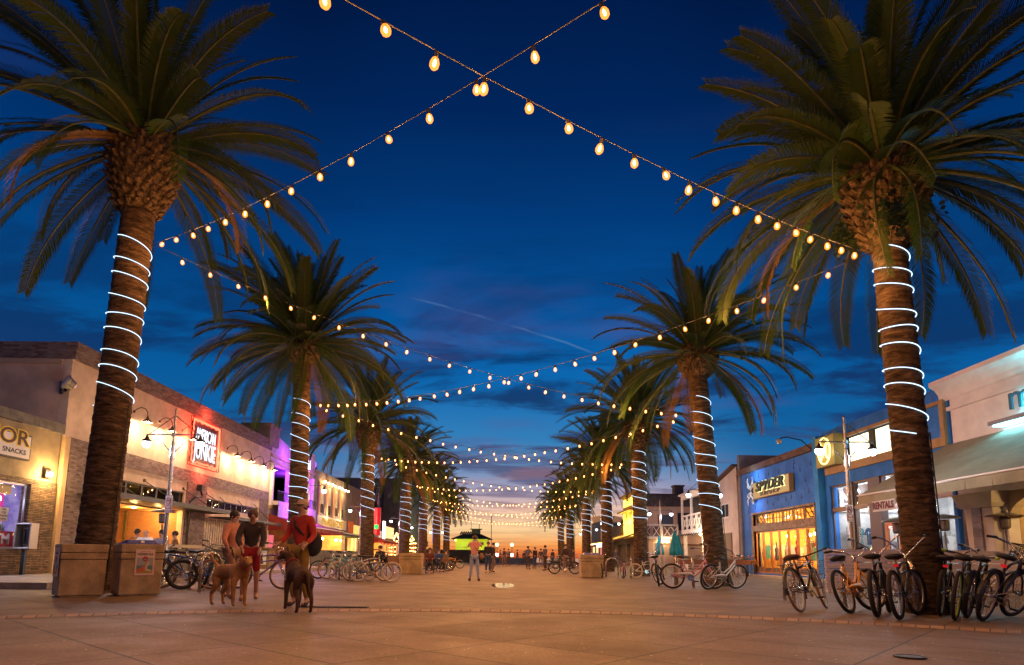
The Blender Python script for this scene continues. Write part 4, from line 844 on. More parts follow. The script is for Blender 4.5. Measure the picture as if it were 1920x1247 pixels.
MB().tube([(U(28.5)+i*.10,.30,3.62+.16*math.sin(i*1.15)+.02*i) for i in range(16)],.035,6).tube([(U(28.3)+i*.10,.30,3.35) for i in range(14)],.015,6).build('neon_script',E_('neon_white',(1,.97,1),5),t)
# security dome on an arm at the corner
o=MB().tube([(du-.1,-.3,6.05),(du-.15,-.75,6.5),(du-.2,-1.4,6.65),(du-.25,-1.7,6.6)],.03,6).build('camera_arm',BLACK,t); MB().ball((du-.25,-1.75,6.45),.14,12).build('camera_dome',P('dome_grey',(.35,.33,.32),.2),o)
# ---- cream building with the big awning ----
Y1=20.75; w=14.0; U=lambda y:Y1-y
t=bld('cream_awning_building','cream building with deep moulded cornice, wide olive awning and teal lit letter','R',0,Y1)
WST=P('white_stucco',(.74,.67,.60),.85,bump=(25,.15),var=(1.2,.12)); TANP=P('tan_panel',(.50,.35,.17),.8,bump=(25,.1),var=(1,.15))
MB().holewall(0,w,2.95,6.35,[],.35).holewall(0,w,.15,2.95,[(-1,.62,.15,2.95),(1.95,6.0,.15,2.95)],.35).build('front_wall',WST,t)
b=MB(); prof=[(0,6.2),(-.06,6.25),(-.10,6.35),(-.10,6.42),(-.22,6.60),(-.36,6.68),(-.40,6.72),(-.40,6.86),(.3,6.88)]
for (y0,z0),(y1,z1) in zip(prof,prof[1:]): b.quad((-.38-0,y0,z0),(w,y0,z0),(w,y1,z1),(-.38,y1,z1))
b.add([(-.38,y,z) for y,z in prof]+[(-.38,.3,6.2)],[tuple(range(len(prof)+1))[::-1]]); b.box(-.37,-.0,.30,.35,6.2,6.87)
b.build('cornice',WST,t); MB().box(-.06,w,-.10,-.003,5.83,5.95).build('moulding',WST,t)
b=MB().box(0,.3,.36,9,.15,6.6).box(w-.3,w,.36,9,.15,6.6).box(.3,w-.3,8.7,9,.15,6.6); b.build('side_wall',WST,t); MB().box(.3,w-.3,.36,8.7,6.1,6.2).build('roof',MATS['roof_felt'],t)
# pillar with recessed grey blocks, arch behind
MB().frustum((1.22,.05),(.50,.30),(.58,.36),.15,2.5).frustum((1.22,.05),(.66,.44),(.78,.52),2.5,2.62).frustum((1.22,.05),(.72,.48),(.86,.55),2.62,2.96).build('pillar',P('pillar_stone',(.52,.45,.36),.85,bump=(20,.1),var=(1,.12)),t,bevel=.012)
b=MB()
for i in range(9): b.box(.98,1.36,-.345,-.262,.45+i*.23,.45+i*.23+.215)
b.build('grey_blocks',P('grey_block',(.22,.20,.21),.8,var=(3,.2)),t)
b=MB(); n=16; ac,ar=4.0,2.05
for i in range(n):
    a0,a1=PI-PI*i/n,PI-PI*(i+1)/n; x0,x1=ac+ar*math.cos(a0),ac+ar*math.cos(a1); z0,z1=2.15+.78*math.sin(a0),2.15+.78*math.sin(a1)
    b.add([(x0,.06,z0),(x1,.06,z1),(x1,.06,2.96),(x0,.06,2.96),(x0,.34,z0),(x1,.34,z1)],[(0,1,2,3),(0,4,5,1)])
b.build('arch',P('arch_plaster',(.45,.36,.24),.8),t)
MB().box(1.95,6,1.4,1.5,.15,2.96).box(1.75,1.95,.36,1.5,.15,2.96).build('recess_wall',TANP,t)
for z in (.9,1.65,2.35): MB().box(1.95,6,1.385,1.4,z,z+.015).build('panel_joint',P('joint_dark',(.2,.13,.06),.8),t)
lamp(t,(3.5,.6,2.5),(1,.62,.24),16,.1)
window(t,-.02,.60,.6,2.95,1,1,BF,y=.10,fw=.05); roombox(t,-.0,6,.06,2.94,4.0,P('red_room',(.65,.60,.55),.7),y0=1.6)
roombox(t,.02,1.9,.16,2.94,1.2,P('red_white_room',(.70,.62,.55),.7,var=(2,.2)),y0=.38)
MB().box(.03,.06,.4,1.5,2.15,2.62).build('red_fascia',E_('red_panel_glow',(1,.06,.03),.9),t); MB().box(.03,.05,.4,1.5,2.0,2.15).build('lit_header',E_('header_glow',(1,.95,.85),2.4),t)
MB().box(.03,.07,.4,1.5,1.72,1.99).build('grey_fascia',P('logo_grey',(.13,.13,.15),.5),t)
for u in (.62,.98,1.3): MB().tube([(.085,u+.10*math.cos(a*PI/8),1.87+.05*math.sin(a*PI/8)) for a in range(16)],.016,6,closed=True).build('ring_logo',E_('ring_white',(1,1,1),1.5),t)
MB().box(.03,.06,.45,.85,1.15,1.68).build('display_case',MATS.get('case_glow') or E_('case_glow',(1,.9,.5),1.6),t); MB().box(.03,.06,.95,1.35,1.15,1.68).build('display_case',E_('case_glow',(1,.9,.5),1.6),t); lamp(t,(.5,.9,2.7),(1,.85,.75),40,.1)
# teal letter and shelf lamp
text('m',1.05,P('teal_letter',(.01,.10,.13),.4),t,(U(18.13),-.18,5.02),name='letter_m',ext=.03,sx=1.15,align='LEFT',top='BOTTOM')
MB().box(U(18.62),U(14.0),-.45,-.003,4.86,4.98).build('sign_shelf',P('shelf_grey',(.25,.24,.25),.6),t); MB().box(U(18.5),U(14.0),-.40,-.1,4.82,4.855).build('shelf_lamp',E_('teal_tube',(.2,.75,1),16),t)
lamp(t,(U(17.3),-.25,5.25),(.08,.75,1),16,.1); lamp(t,(U(15.8),-.25,5.4),(.08,.75,1),13,.1); lamp(t,(U(16.6),-.6,6.3),(.1,.8,1),6,.1)
OLIVE=P('olive_canvas',(.27,.24,.15),.85,bump=(3,.5,.06),var=(.9,.18))
a_=MB(); uu0,uu1=U(21.9),U(12.6)
n=20
for i in range(n):
    p0=uu0+(uu1-uu0)*i/n; p1=uu0+(uu1-uu0)*(i+1)/n; T0=max(p0,U(22.9)); 
    a_.quad((p0+(.9 if i==0 else .9*(1-i/n)),-.05,4.72),(p0,-2.62,3.08),(p1,-2.62,3.08),(p1+.9*(1-(i+1)/n),-.05,4.72))
    wv=.018*math.sin(i*2.3); a_.quad((p0,-2.62,3.04),(p0,-2.62-wv,2.76),(p1,-2.62+wv,2.76),(p1,-2.62,3.04))
a_.add([(uu0+.9,-.05,4.72),(uu0,-2.62,3.08),(uu0,-2.62,2.76),(uu0+.9,-.05,4.35)],[(0,1,2,3)])
o=a_.build('awning',OLIVE,t); s=o.modifiers.new('thickness','SOLIDIFY'); s.thickness=.015; MB().box(uu0-.02,uu1,-2.66,-2.60,3.05,3.095).build('awning_bar',MATS['awning_bar_paint'] if 'awning_bar_paint' in MATS else WHITEP,o)
hs=MB().box(U(20.6),U(19.4),-2.64,-2.61,2.46,2.80).build('hanging_sign',P('pale_sign_cloth',(.55,.52,.5),.8),t); hs.location=(-.45,0,0); text('RENTALS',.30,P('maroon_letter',(.12,.01,.02),.6),hs,((U(20.6)+U(19.4))/2,-2.66,2.63),ext=.003,sx=.92,bold=.014)
# ---- white balcony building ----
Y1=49.0; w=8.6; U=lambda y:Y1-y
t=bld('white_balcony_building','white two storey building with lattice balcony bay and gabled side','R',0,Y1)
WS2=P('rosy_stucco',(.55,.48,.46),.85,bump=(20,.15),var=(1,.12))
MB().holewall(4.6,w,.05,5.9,[(5.0,7.2,.15,2.5),(5.3,6.9,3.6,4.6)],.35).build('front_wall',WS2,t)
b=MB(); b.add([(4.6,0,5.9),(w,0,5.9),(w,0,6.75),(4.6,.0,6.0),(4.6,.3,5.9),(w,.3,5.9),(w,.3,6.75),(4.6,.3,6.0)],[(0,1,2,3),(4,7,6,5),(3,2,6,7)]); b.build('gable',WS2,t)
b=MB(); b.add([(4.3,-.3,6.02),(w,-.3,6.80),(w,.5,6.80),(4.3,.5,5.98),(4.3,-.3,6.08),(w,-.3,6.90),(w,.5,6.90),(4.3,.5,6.08)],[(0,1,2,3),(4,7,6,5),(0,4,5,1),(3,2,6,7)]); b.build('roof_edge',P('tile_edge',(.12,.06,.05),.8),t)
MB().box(4.9,w,.36,9,.05,5.9).build('rear_block',WS2,t); MB().box(5.0,w-1.2,-.06,-.003,.06,2.6).build('pebbledash_panel',P('pebble_dash',(.26,.20,.15),.95,bump=(60,1,.05)),t)
window(t,5.3,6.9,3.6,4.6,2,1,WHITEP,y=.05,fw=.09,gm=P('night_pane',(.03,.04,.06),.08))
bay=MB().box(0,5.0,-1.2,.35,2.70,2.95).box(0,.14,-1.2,-1.06,2.95,5.3).box(2.4,2.54,-1.2,-1.06,2.95,5.3).box(4.86,5.0,-1.2,-1.06,2.95,5.3).box(0,5.0,-1.2,-1.06,5.3,5.6).box(-.15,5.15,-1.35,.35,5.6,5.75).box(0,5,-1.18,-1.08,4.0,4.12).build('balcony_bay',WHITEP,t)
for a in (.14,1.30,2.54,3.70): 
    b=MB().box(a,a+1.12,-1.16,-1.10,2.95,3.05).box(a,a+.07,-1.17,-1.09,3.05,4.0).box(a+1.05,a+1.12,-1.17,-1.09,3.05,4.0)
    for p,q in (((a+.07,3.05),(a+1.05,4.0)),((a+1.05,3.05),(a+.07,4.0))): b.tube([(p[0],-1.13,p[1]),(q[0],-1.13,q[1])],.04,5)
    b.box(a+.4,a+.7,-1.15,-1.11,3.3,3.75); b.build('lattice_panel',WHITEP,bay)
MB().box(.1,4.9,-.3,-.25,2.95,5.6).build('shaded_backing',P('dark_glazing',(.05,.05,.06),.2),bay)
b=MB()
for i in range(26): b.ball((i*.2,-1.22,2.66+.05*math.sin(i*2.1)),.07,6,sz=(1,.5,1))
b.build('scroll_trim',BLACK,bay)
for u in (.2,4.8): MB().box(u-.11,u+.11,-1.1,-.88,.05,2.7).build('post',WHITEP,t)
window(t,5.05,7.15,.2,2.45,2,1,WHITEP,y=.1,fw=.08); roombox(t,.0,7.3,.06,2.66,2.5,WARMIN,y0=.5)
for u in (1.5,4,6.8): MB().ball((u,.9,2.2),.09).build('pendant_lamp',MATS['warm_bulb3'],t); lamp(t,(u,.9,2.2),(1,.62,.28),60,.1)
MB().ball((4.8,-1.25,2.55),.07).build('porch_lamp',MATS['shop_bulb'],t); lamp(t,(4.6,-1.5,2.4),(1,.62,.3),30,.1)
# planters, stools by the wall
# ---- cream corner building facing the camera ----
t=thing('corner_cafe','peach two storey cafe with dark tiled roof band, chimney and lattice balcony','building',(13.95,62,0))
PE=P('peach_stucco',(.58,.42,.32),.85,bump=(20,.15),var=(.8,.12)); DR=P('slate_band',(.09,.075,.07),.8,bump=(4,.5,.05),var=(2,.3))
MB().holewall(0,8.5,.05,5.9,[(1.0,2.5,3.0,5.1),(2.9,4.1,3.6,5.3),(.5,2.6,.15,2.5),(3.2,7.8,.15,2.3)],.3).build('front_wall',PE,t)
MB().box(-.2,8.7,-.3,.0,5.9,6.95).box(-.2,8.7,-.15,.3,6.95,7.15).box(-.2,0,0,3.5,5.9,7.15).build('roof_band',DR,t); MB().box(0,8.5,.31,3.6,.05,6.3).build('rear_block',PE,t)
MB().box(3.0,3.9,1.2,2.1,6.9,8.0).box(2.9,4.0,1.1,2.2,8.0,8.15).build('chimney',DR,t)
MB().box(1.0,2.5,.1,.14,3.0,5.1).build('window',P('dusk_glass',(.10,.13,.18),.08),t)
o=MB().box(2.9,4.1,.05,.1,3.6,5.3).build('dark_sign',P('sign_night',(.02,.02,.025),.3),t); b=MB()
for zz_ in (4.75,4.15): b.tube([(3.5+.22*math.cos(a),.03,zz_+.2*math.sin(a)*(1 if a<PI else 1)) for a in [i*.5+.6 for i in range(9)]],.03,5)
b.build('scroll_letters',P('scroll_gold',(.5,.42,.32),.5),o)
bay=MB().box(-.9,2.6,-1.3,0,2.75,2.95).box(-.9,-.75,-1.3,-1.15,2.95,4.05).box(1.0,1.15,-1.3,-1.15,2.95,4.05).box(2.45,2.6,-1.3,-1.15,2.95,4.05).box(-.9,2.6,-1.3,-1.15,3.98,4.12).build('balcony',WHITEP,t)
for a in (-.75,.12,1.15,1.82):
    b=MB().box(a+.1,a+.7,-1.2,-1.17,3.0,3.9); b.build('lattice_panel',P('lattice_dark',(.12,.09,.10),.5),bay)
    q=MB()
    for p0,p1 in (((a+.1,3.0),(a+.7,3.9)),((a+.7,3.0),(a+.1,3.9))): q.tube([(p0[0],-1.24,p0[1]),(p1[0],-1.24,p1[1])],.03,4)
    q.build('lattice_bars',WHITEP,bay)
roombox(t,.2,8.3,.06,2.6,3,WARMIN,y0=.32); window(t,3.2,7.8,.15,2.3,2,1,BRT,y=.1,fw=.1); window(t,.5,2.6,.15,2.5,2,1,WHITEP,y=.1,fw=.12)
for u in (1.5,4.5,6.8): lamp(t,(u,1.4,2.1),(1,.6,.25),90,.15)
MB().box(.9,2.0,-.1,-.05,2.45,2.62).build('lit_strip',MATS['shop_bulb'],t); lamp(t,(1.5,-1.8,2.6),(1,.6,.3),16,.1); lamp(t,(6,-1.5,2.8),(1,.6,.32),22,.1)
# ---- yellow lit tower and brown pub ----
Y1=84; t=bld('yellow_lit_tower','narrow building front glowing yellow above a long brown eave','R',0,Y1); 
MB().box(6.5,13.5,-.3,.4,3.2,8.0).build('tower_front',P('yellow_plaster',(.75,.55,.12),.8,var=(1,.15)),t); MB().box(6.3,13.7,-.6,.5,8.0,8.3).build('tower_cap',MATS['yellow_plaster'],t)
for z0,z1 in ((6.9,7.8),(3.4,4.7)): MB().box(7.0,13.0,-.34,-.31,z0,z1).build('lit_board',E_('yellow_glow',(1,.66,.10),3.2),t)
MB().box(6.2,13.8,-1.0,-.3,6.2,6.35).build('ledge',P('ledge_brown',(.15,.09,.03),.8),t)
for u in (8,10.5): MB().box(u,u+1.2,-.36,-.31,4.9,6.1).build('window',P('amber_shade',(.25,.12,.02),.5),t)
for u in (7.5,10,12.5): lamp(t,(u,-1.2,5.0),(1,.66,.15),110,.1); 
b=MB(); b.add([(-6,-2.8,2.75),(14,-2.8,2.75),(14,0,3.6),(-6,0,3.6),(-6,-2.8,2.9),(14,-2.8,2.9),(14,0,3.75),(-6,0,3.75)],[(0,1,2,3),(4,7,6,5),(0,4,5,1),(0,3,7,4),(1,5,6,2)]); b.build('eave',P('eave_brown',(.30,.18,.06),.8),t)
b=MB()
for i in range(66): b.ball((-6+i*.3,-2.85,2.7),.055,6)
b.build('eave_lights',MATS['warm_bulb4'],t)
MB().holewall(-6,14,.05,5.2,[(-5,0,.6,2.6),(1,6,.6,2.6),(7,13,.6,2.6)],.3).build('wall',P('brown_wall',(.20,.15,.11),.9,var=(1,.3)),t); roombox(t,-5.5,13.5,.06,2.8,3,WARMIN,y0=.3)
for u in (-3,2,6,10): lamp(t,(u,1.4,2.3),(1,.6,.25),180,.15); 
for u in (-1,2,5,8,11): MB().box(u,u+.15,-2.7,-2.55,.05,2.75).build('post',MATS['brown_wall'],t)
MB().box(2,6.5,-2.95,-2.9,2.2,2.65).build('lit_board',E_('white_board_glow',(1,.9,.7),2.0),t); MB().box(-6,14,.31,9,.05,5.1).build('rear_block',MATS['brown_wall'],t)
b=MB(); rr=random.Random(2)
for i in range(60): b.ball((-5.5+i*.19,.6+rr.random()*.6,5.25+rr.random()*.3),rr.uniform(.12,.32),5)
b.build('roof_planting',P('roof_shrub',(.03,.05,.02),.9),t)
Y1=108; t=bld('far_white_shop','distant white shop with upper windows and a red lit sign','R',0,Y1)
MB().holewall(0,15,.05,6.6,[(9,14,3.6,5.6),(1,8,.2,2.7),(9,14,.2,2.7)],.3).build('wall',P('far_stucco',(.3,.28,.30),.9,var=(1,.2)),t); MB().box(0,15,.31,9,.05,6.5).build('rear_block',MATS['far_stucco'],t)
MB().box(9,14,.1,.14,3.6,5.6).build('window',MATS['dark_pane'],t); MB().box(8.6,14.6,-.2,-.1,2.9,3.5).build('lit_board',E_('red_board_glow',(1,.05,.08),2.2),t); MB().box(1,8,.1,.14,.2,2.7).build('shop_window',MATS['warm_fascia'],t); MB().box(9,14,.1,.14,.2,2.7).build('shop_window',E_('pink_pane',(1,.3,.3),.8),t)
# ---- building on the beach end, low walls ----
p=onY(884,1036,112); t=thing('lifeguard_station','lime green two storey station with dark hip roof before the sunset','lifeguard station',(p.x,112,-.2))
LIME=P('lime_paint',(.42,.50,.06),.8,var=(.8,.12)); wd=5.6
MB().box(-wd/2,wd/2,0,5,.2,4.15).build('wall',LIME,t); b=MB(); b.add([(-wd/2-.8,-.8,4.15),(wd/2+.8,-.8,4.15),(wd/2+.8,5.8,4.15),(-wd/2-.8,5.8,4.15),(-wd/2+1.2,1.2,5.05),(wd/2-1.2,1.2,5.05),(wd/2-1.2,3.8,5.05),(-wd/2+1.2,3.8,5.05)],[(0,3,2,1),(0,1,5,4),(1,2,6,5),(2,3,7,6),(3,0,4,7),(4,5,6,7)]); b.build('roof',P('dark_roof',(.02,.03,.025),.8),t)
MB().box(.3,1.0,-.05,-.01,1.6,3.6).build('window',E_('pane_pale',(.9,.95,.6),.9),t); MB().box(1.5,2.1,-.05,-.01,3.1,3.6).build('window',MATS['dark_pane'],t)
MB().box(-.1,1.4,1.4,2.9,5.05,5.9).box(-.4,1.7,1.2,3.1,5.9,6.0).build('lookout',P('lookout_dark',(.04,.04,.045),.8),t); b=MB()
for i in range(18): b.ball((-2.1+i*.13,2.0,5.1+.15*((i*7)%3)),.16,5)
b.tube([(-.2,2,5.9),(-.2,2,7.3)],.03,4).tube([(1.2,2,5.9),(1.2,2,6.8)],.05,4).build('roof_equipment',MATS['lookout_dark'],t)
text('L.A. COUNTY',.34,MATS['sign_dark'],t,(-1.4,-.02,2.7),name='lettering'); text('LIFEGUARD',.34,MATS['sign_dark'],t,(-1.1,-.02,2.25),name='lettering')
for u,z in ((-wd/2,3.9),(wd/2,3.4),(1.8,.9),(2.4,.9)): MB().ball((u,-.35,z),.14,6).build('wall_lamp',E_('yellow_lamp',(1,.75,.15),9),t)
lamp(t,(-2,-3.5,3.2),(.9,1,.3),110,.2); lamp(t,(2.2,-3.0,1.5),(1,.85,.2),90,.2)
MB().tube([(wd/2+.6,-.6,0),(wd/2+.6,-.6,8.6)],.06,5).build('flagpole',BLACK,t)
t=thing('terrace_wall','dark concrete terrace wall below the lime green station','wall',(-12,104,0)); MB().box(-7.0,10.6,0,.5,0,1.9).build('wall_panel',P('dark_concrete',(.035,.035,.04),.9,var=(.8,.3)),t); MB().box(-7,10.6,-.05,.55,1.9,2.0).build('coping',MATS['dark_stucco'],t)
t=thing('blue_barrier','low blue barrier at the beach end of the plaza','barrier',(2,98,0)); MB().box(-4.5,3,0,.4,.05,.75).build('barrier_panel',P('barrier_blue',(.02,.05,.16),.6,var=(1,.3)),t); MB().box(-4.5,3,-.02,.42,.75,.82).build('rail',P('pale_rail2',(.25,.28,.36),.5),t)
# ================= STREET LAMPS =================
LAMPW=E_('street_bulb',(.92,.96,1),14)
POSTM=P('lamp_post_metal',(.30,.29,.28),.35,.85,var=(6,.25))
def street_lamp(x,y,label,sign=None,far=False,cam_=None,z0=0,power=42):
    t=thing('street_lamp',label,'street lamp',(x,y,z0),0,'twin arm street lamps')
    MB().lathe([(.16,0),(.16,.05),(.085,.08),(.085,1.0),(.07,1.05),(.055,1.08),(.05,4.0),(.03,4.05),(.028,4.95),(.005,5.0)],n=10).build('post',POSTM,t,smooth=False)
    b=MB().tube([(-.78,0,4.22),(.78,0,4.22)],.022,6)
    for s in (-1,1): b.tube([(s*.72,0,4.22),(0,0,4.78)],.013,5).tube([(s*.30,0,3.98),(s*.055,0,3.70)],.018,5)
    b.lathe([(.075,0),(.075,.34)],(0,0,3.5),10); b.lathe([(.07,0),(.07,.1)],(0,0,4.17),8); b.build('cross_arm',POSTM,t)
    for s in (-1,1):
        h=MB().lathe([(.13,-.02),(.12,.04),(.05,.08),(.02,.18)],(s*.76,0,4.02),10,cap=False).build('lamp_head',BLACK,t)
        MB().ball((s*.76,0,3.96),.12,10,sz=(1,1,1.1)).build('bulb',LAMPW,h)
        if not far: lamp(h,(s*.76,0,3.84),(.92,.93,1),power,.08)
    return t
def parking_sign(loc,rz,label):
    s=thing('no_smoking_sign',label,'sign',loc,rz,'no smoking signs on the lamp posts')
    MB().box(-.15,.15,-.006,0,-.24,.24).build('plate',P('sign_plate_white',(.75,.74,.72),.4),s); MB().box(-.135,.135,-.010,-.007,-.22,-.03).build('red_panel',P('sign_red',(.55,.02,.03),.4),s)
    b=MB().tube([(.10*math.cos(a*PI/8),-.011,.10+.10*math.sin(a*PI/8)) for a in range(16)],.010,5,closed=True).tube([(-.07,-.012,.17),(.07,-.012,.03)],.010,5); b.build('prohibition_ring',MATS['sign_red'],s)
    MB().box(-.07,.05,-.010,-.007,.09,.11).box(.055,.07,-.010,-.007,.09,.11).box(.045,.06,-.010,-.007,.12,.15).build('cigarette',BLACK,s)
    for i,(w_,z_) in enumerate(((.10,-.06),(.07,-.10),(.11,-.15),(.09,-.19))): MB().box(-w_,w_,-.013,-.011,z_-.012,z_+.012).build('small_print',MATS['sign_plate_white'],s)
street_lamp(-9.44,18,'twin arm street lamp standing before the red neon bordered sign',z0=0,power=40)
parking_sign((-9.38,17.92,2.22),R(-28),'white and red no smoking sign on the lamp post before the brick restaurant')
street_lamp(9.75,18,'twin arm street lamp before the blue surf shop windows',power=40)
parking_sign((9.70,17.92,2.18),R(28),'white and red no smoking sign on the lamp post before the blue surf shop')
pos=[(31,-9.5,9.75,0),(44.5,-9.9,10.9,0),(57.5,-9.3,9.6,0),(70,-9.2,9.4,1),(83,-8.6,9.2,1)]
ll=['behind the second left palm beside the purple building','beside the third left palm before the stucco pub','near the fourth left palm by the low shops','among the farther left palms','last on the left, by the lime green station']
lr=['split by the second right palm trunk','before the peach corner cafe balcony','near the yellow lit tower and fourth right palm','among the farther right palms','last on the right against the orange sky']
for (y,xl,xr,far),a,b in zip(pos,ll,lr):
    street_lamp(xl,y,'twin arm street lamp '+a,far=far); street_lamp(xr,y,'twin arm street lamp '+b,far=far)
for px,lb in ((932,'slim pier lamp post glowing warm, left one of the pair past the plaza end'),(960,'slim pier lamp post glowing warm, right one of the pair past the plaza end')):
    p=onY(px,1023,118); t=thing('pier_lamp',lb,'pier lamp',(p.x,118,0)); MB().lathe([(.08,0),(.06,p.z)],n=6).build('post',BLACK,t); MB().ball((0,0,p.z+.15),.30,8).build('globe',E_('pier_globe',(1,.62,.25),9),t); MB().ball((0,-.2,.9+.4),.3,8).build('lower_globe',E_('pier_white',(1,.85,.75),9),t)
# speakers on the fourth right palm
p=onY(1140,968,42.0); t=thing('loudspeaker_pair','pair of pale loudspeakers strapped to the fourth palm of the right row','loudspeaker',(RT[3].x,ZR[3]-.1,p.z))
for s in (-1,1): MB().frustum((s*.72,0),(.22,.18),(.30,.22),-.18,.22).build('speaker_box',P('speaker_grey',(.35,.31,.28),.7),t).rotation_euler=(0,R(12*s),0)
MB().tube([(-.6,0,0),(.6,0,0)],.04,6).build('bracket',BLACK,t)
# ================= BINS =================
BINM=P('aggregate_concrete',(.40,.275,.14),.85,bump=(45,.6),var=(2.6,.28))
def poster(p,w,h,M,name='poster'):
    """beach poster: lettering, round seal, deck chair scene"""
    o=MB().box(-w/2,w/2,-.008,0,-h/2,h/2).build(name,P('poster_peach',(.66,.44,.34),.5),p); o.matrix_local=M
    MB().box(-w*.42,w*.42,-.0105,-.0085,-h*.42,h*.18).build('poster_sky',P('poster_grey',(.30,.29,.26),.5),o)
    MB().box(-w*.42,w*.42,-.012,-.011,-h*.28,-h*.12).build('poster_sea',P('poster_sea',(.09,.17,.20),.5),o)
    MB().box(-w*.42,w*.42,-.0118,-.0108,-h*.42,-h*.28).build('poster_sand',P('poster_sand',(.34,.22,.07),.5),o)
    c=MB(); c.add([(-w*.40,-.0128,-h*.30),(-w*.10,-.0128,-h*.15),(w*.02,-.0128,-h*.16),(w*.10,-.0128,-h*.03),(w*.13,-.0128,-h*.05),(w*.07,-.0128,-h*.22),(-w*.08,-.0128,-h*.36),(-w*.36,-.0128,-h*.36)],[(0,1,2,3,4,5,6,7)]); c.build('poster_chair',P('poster_orange',(.50,.10,.03),.5),o)
    c=MB(); c.add([(w*.02,-.0135,-h*.20),(w*.18,-.0135,h*.02),(w*.24,-.0135,-h*.0),(w*.10,-.0135,-h*.24),(w*.34,-.0135,-h*.30),(w*.36,-.0135,-h*.36),(w*.05,-.0135,-h*.30)],[(0,1,2,3,4,5,6)]); c.build('poster_cushion',P('poster_cream',(.62,.45,.25),.5),o)
    if w>.3:
        text('HERMOSA',h*.125,P('poster_ink',(.05,.05,.06),.5),o,(0,-.0095,h*.31),ext=.001,sx=.98,bold=.005*w); text('Coastin - Free',h*.055,MATS['poster_ink'],o,(0,-.0095,h*.415),ext=.001)
    MB().lathe([(h*.10,0),(h*.10,.003)],(0,-.0145,h*.13),20,M=Mx.Rotation(PI/2,4,'X')).build('seal',P('seal_red',(.33,.03,.03),.5),o)
    MB().box(-h*.06,h*.04,-.0195,-.0178,h*.10,h*.125).box(h*.045,h*.06,-.0195,-.0178,h*.12,h*.17).build('seal_mark',MATS['poster_grey'],o)
def bin_(px,py,py_top,wpx,rz,label,blue=False,ps=None,side_p=False,H_=1.0,W_=.95,D=.95,loc=None,decor=True):
    p=loc or onZ(px,py); t=thing('concrete_bin',label,'litter bin',(p.x,p.y,.006),rz,'square concrete litter bins')
    hw=W_/2; b=MB().frustum((0,0),(hw*.95,D/2*.95),(hw*.965,D/2*.965),.02,.70*H_).frustum((0,0),(hw*.985,D/2*.985),(hw*.99,D/2*.99),.708*H_,.83*H_).frustum((0,0),(hw*.99,D/2*.99),(hw*1.0,D/2*1.0),.838*H_,H_)
    b.frustum((0,0),(hw*.85,D/2*.85),(hw*.85,D/2*.85),-.02,.9*H_); b.build('body',BINM,t,bevel=.018)
    MB().frustum((0,0),(hw*.5,D/2*.5),(hw*.5,D/2*.5),H_,H_+.012).build('opening',BLACK,t)
    if blue:
        o=MB().frustum((0,0),(hw*.80,D/2*.8),(hw*.55,D/2*.5),H_,H_+.09).frustum((0,0),(hw*.83,D/2*.83),(hw*.83,D/2*.83),H_-.0,H_+.014).build('blue_lid',P('blue_plastic',(.015,.04,.30),.35),t,bevel=.01)
        MB().lathe([(.035,0),(.035,.004)],(0,-D/2*.66,H_+.048),12,M=Mx.Rotation(R(62),4,'X')).build('recycling_mark',WHITEP,o)
    if ps: poster(t,.42*W_/.95,.52,Mx.Translation((.04,-D/2*.985-.006,.53*H_+.12))@Mx.Rotation(R(-.5),4,'X'))
    if side_p: poster(t,.50,.55,Mx.Translation((-hw*.985-.006,0,.66))@Mx.Rotation(-PI/2,4,'Z'))
    return t
# near pair: the front faces look towards the camera, turned a little
bin_(0,0,0,0,R(43),'square concrete bin with a faded poster on its side, leftmost by the near left palm',side_p=True,loc=V((-8.41,12.91,0)),H_=1.01,W_=.80,D=.72)
bin_(0,0,0,0,R(43),'square concrete bin with blue lid and a beach poster on its front',blue=True,ps=True,loc=V((-7.56,13.42,0)),H_=1.03,W_=.80,D=.72)
p=onZ(768,1077); bin_(0,0,0,0,0,'pale concrete bin with dark lid before the fourth left palm',loc=V((p.x,p.y+.5,0)),W_=1.1)
p=onZ(1111,1084); bin_(0,0,0,0,0,'pale concrete bin with blue lid right of the street centre',blue=True,loc=V((p.x,p.y+.5,0)),W_=1.0)
# poster column by the patio
p=onZ(505,1072); t=thing('poster_pillar','square pillar bin carrying a dark dress poster beyond the bicycles','poster pillar',(p.x-.3,p.y,0.0)); MB().frustum((0,0),(.36,.36),(.38,.38),.0,1.15).box(-.46,.46,-.46,.46,1.15,1.22).build('body',P('pillar_brown',(.20,.13,.06),.7,var=(3,.3)),t); o=MB().box(-.24,.24,-.40,-.385,.35,1.05).build('poster',P('poster_pale',(.55,.55,.5),.5),t); c=MB(); c.add([(-.10,-.405,.40),(.12,-.405,.40),(.05,-.405,.72),(.09,-.405,.80),(.03,-.405,.95),(-.05,-.405,.78),(-.02,-.405,.70)],[(0,1,2,3,4,5,6)]); c.build('poster_figure',BLACK,o); MB().box(-.2,.2,-.405,-.40,.96,1.01).build('poster_title',P('poster_blue',(.1,.2,.5),.5),o)
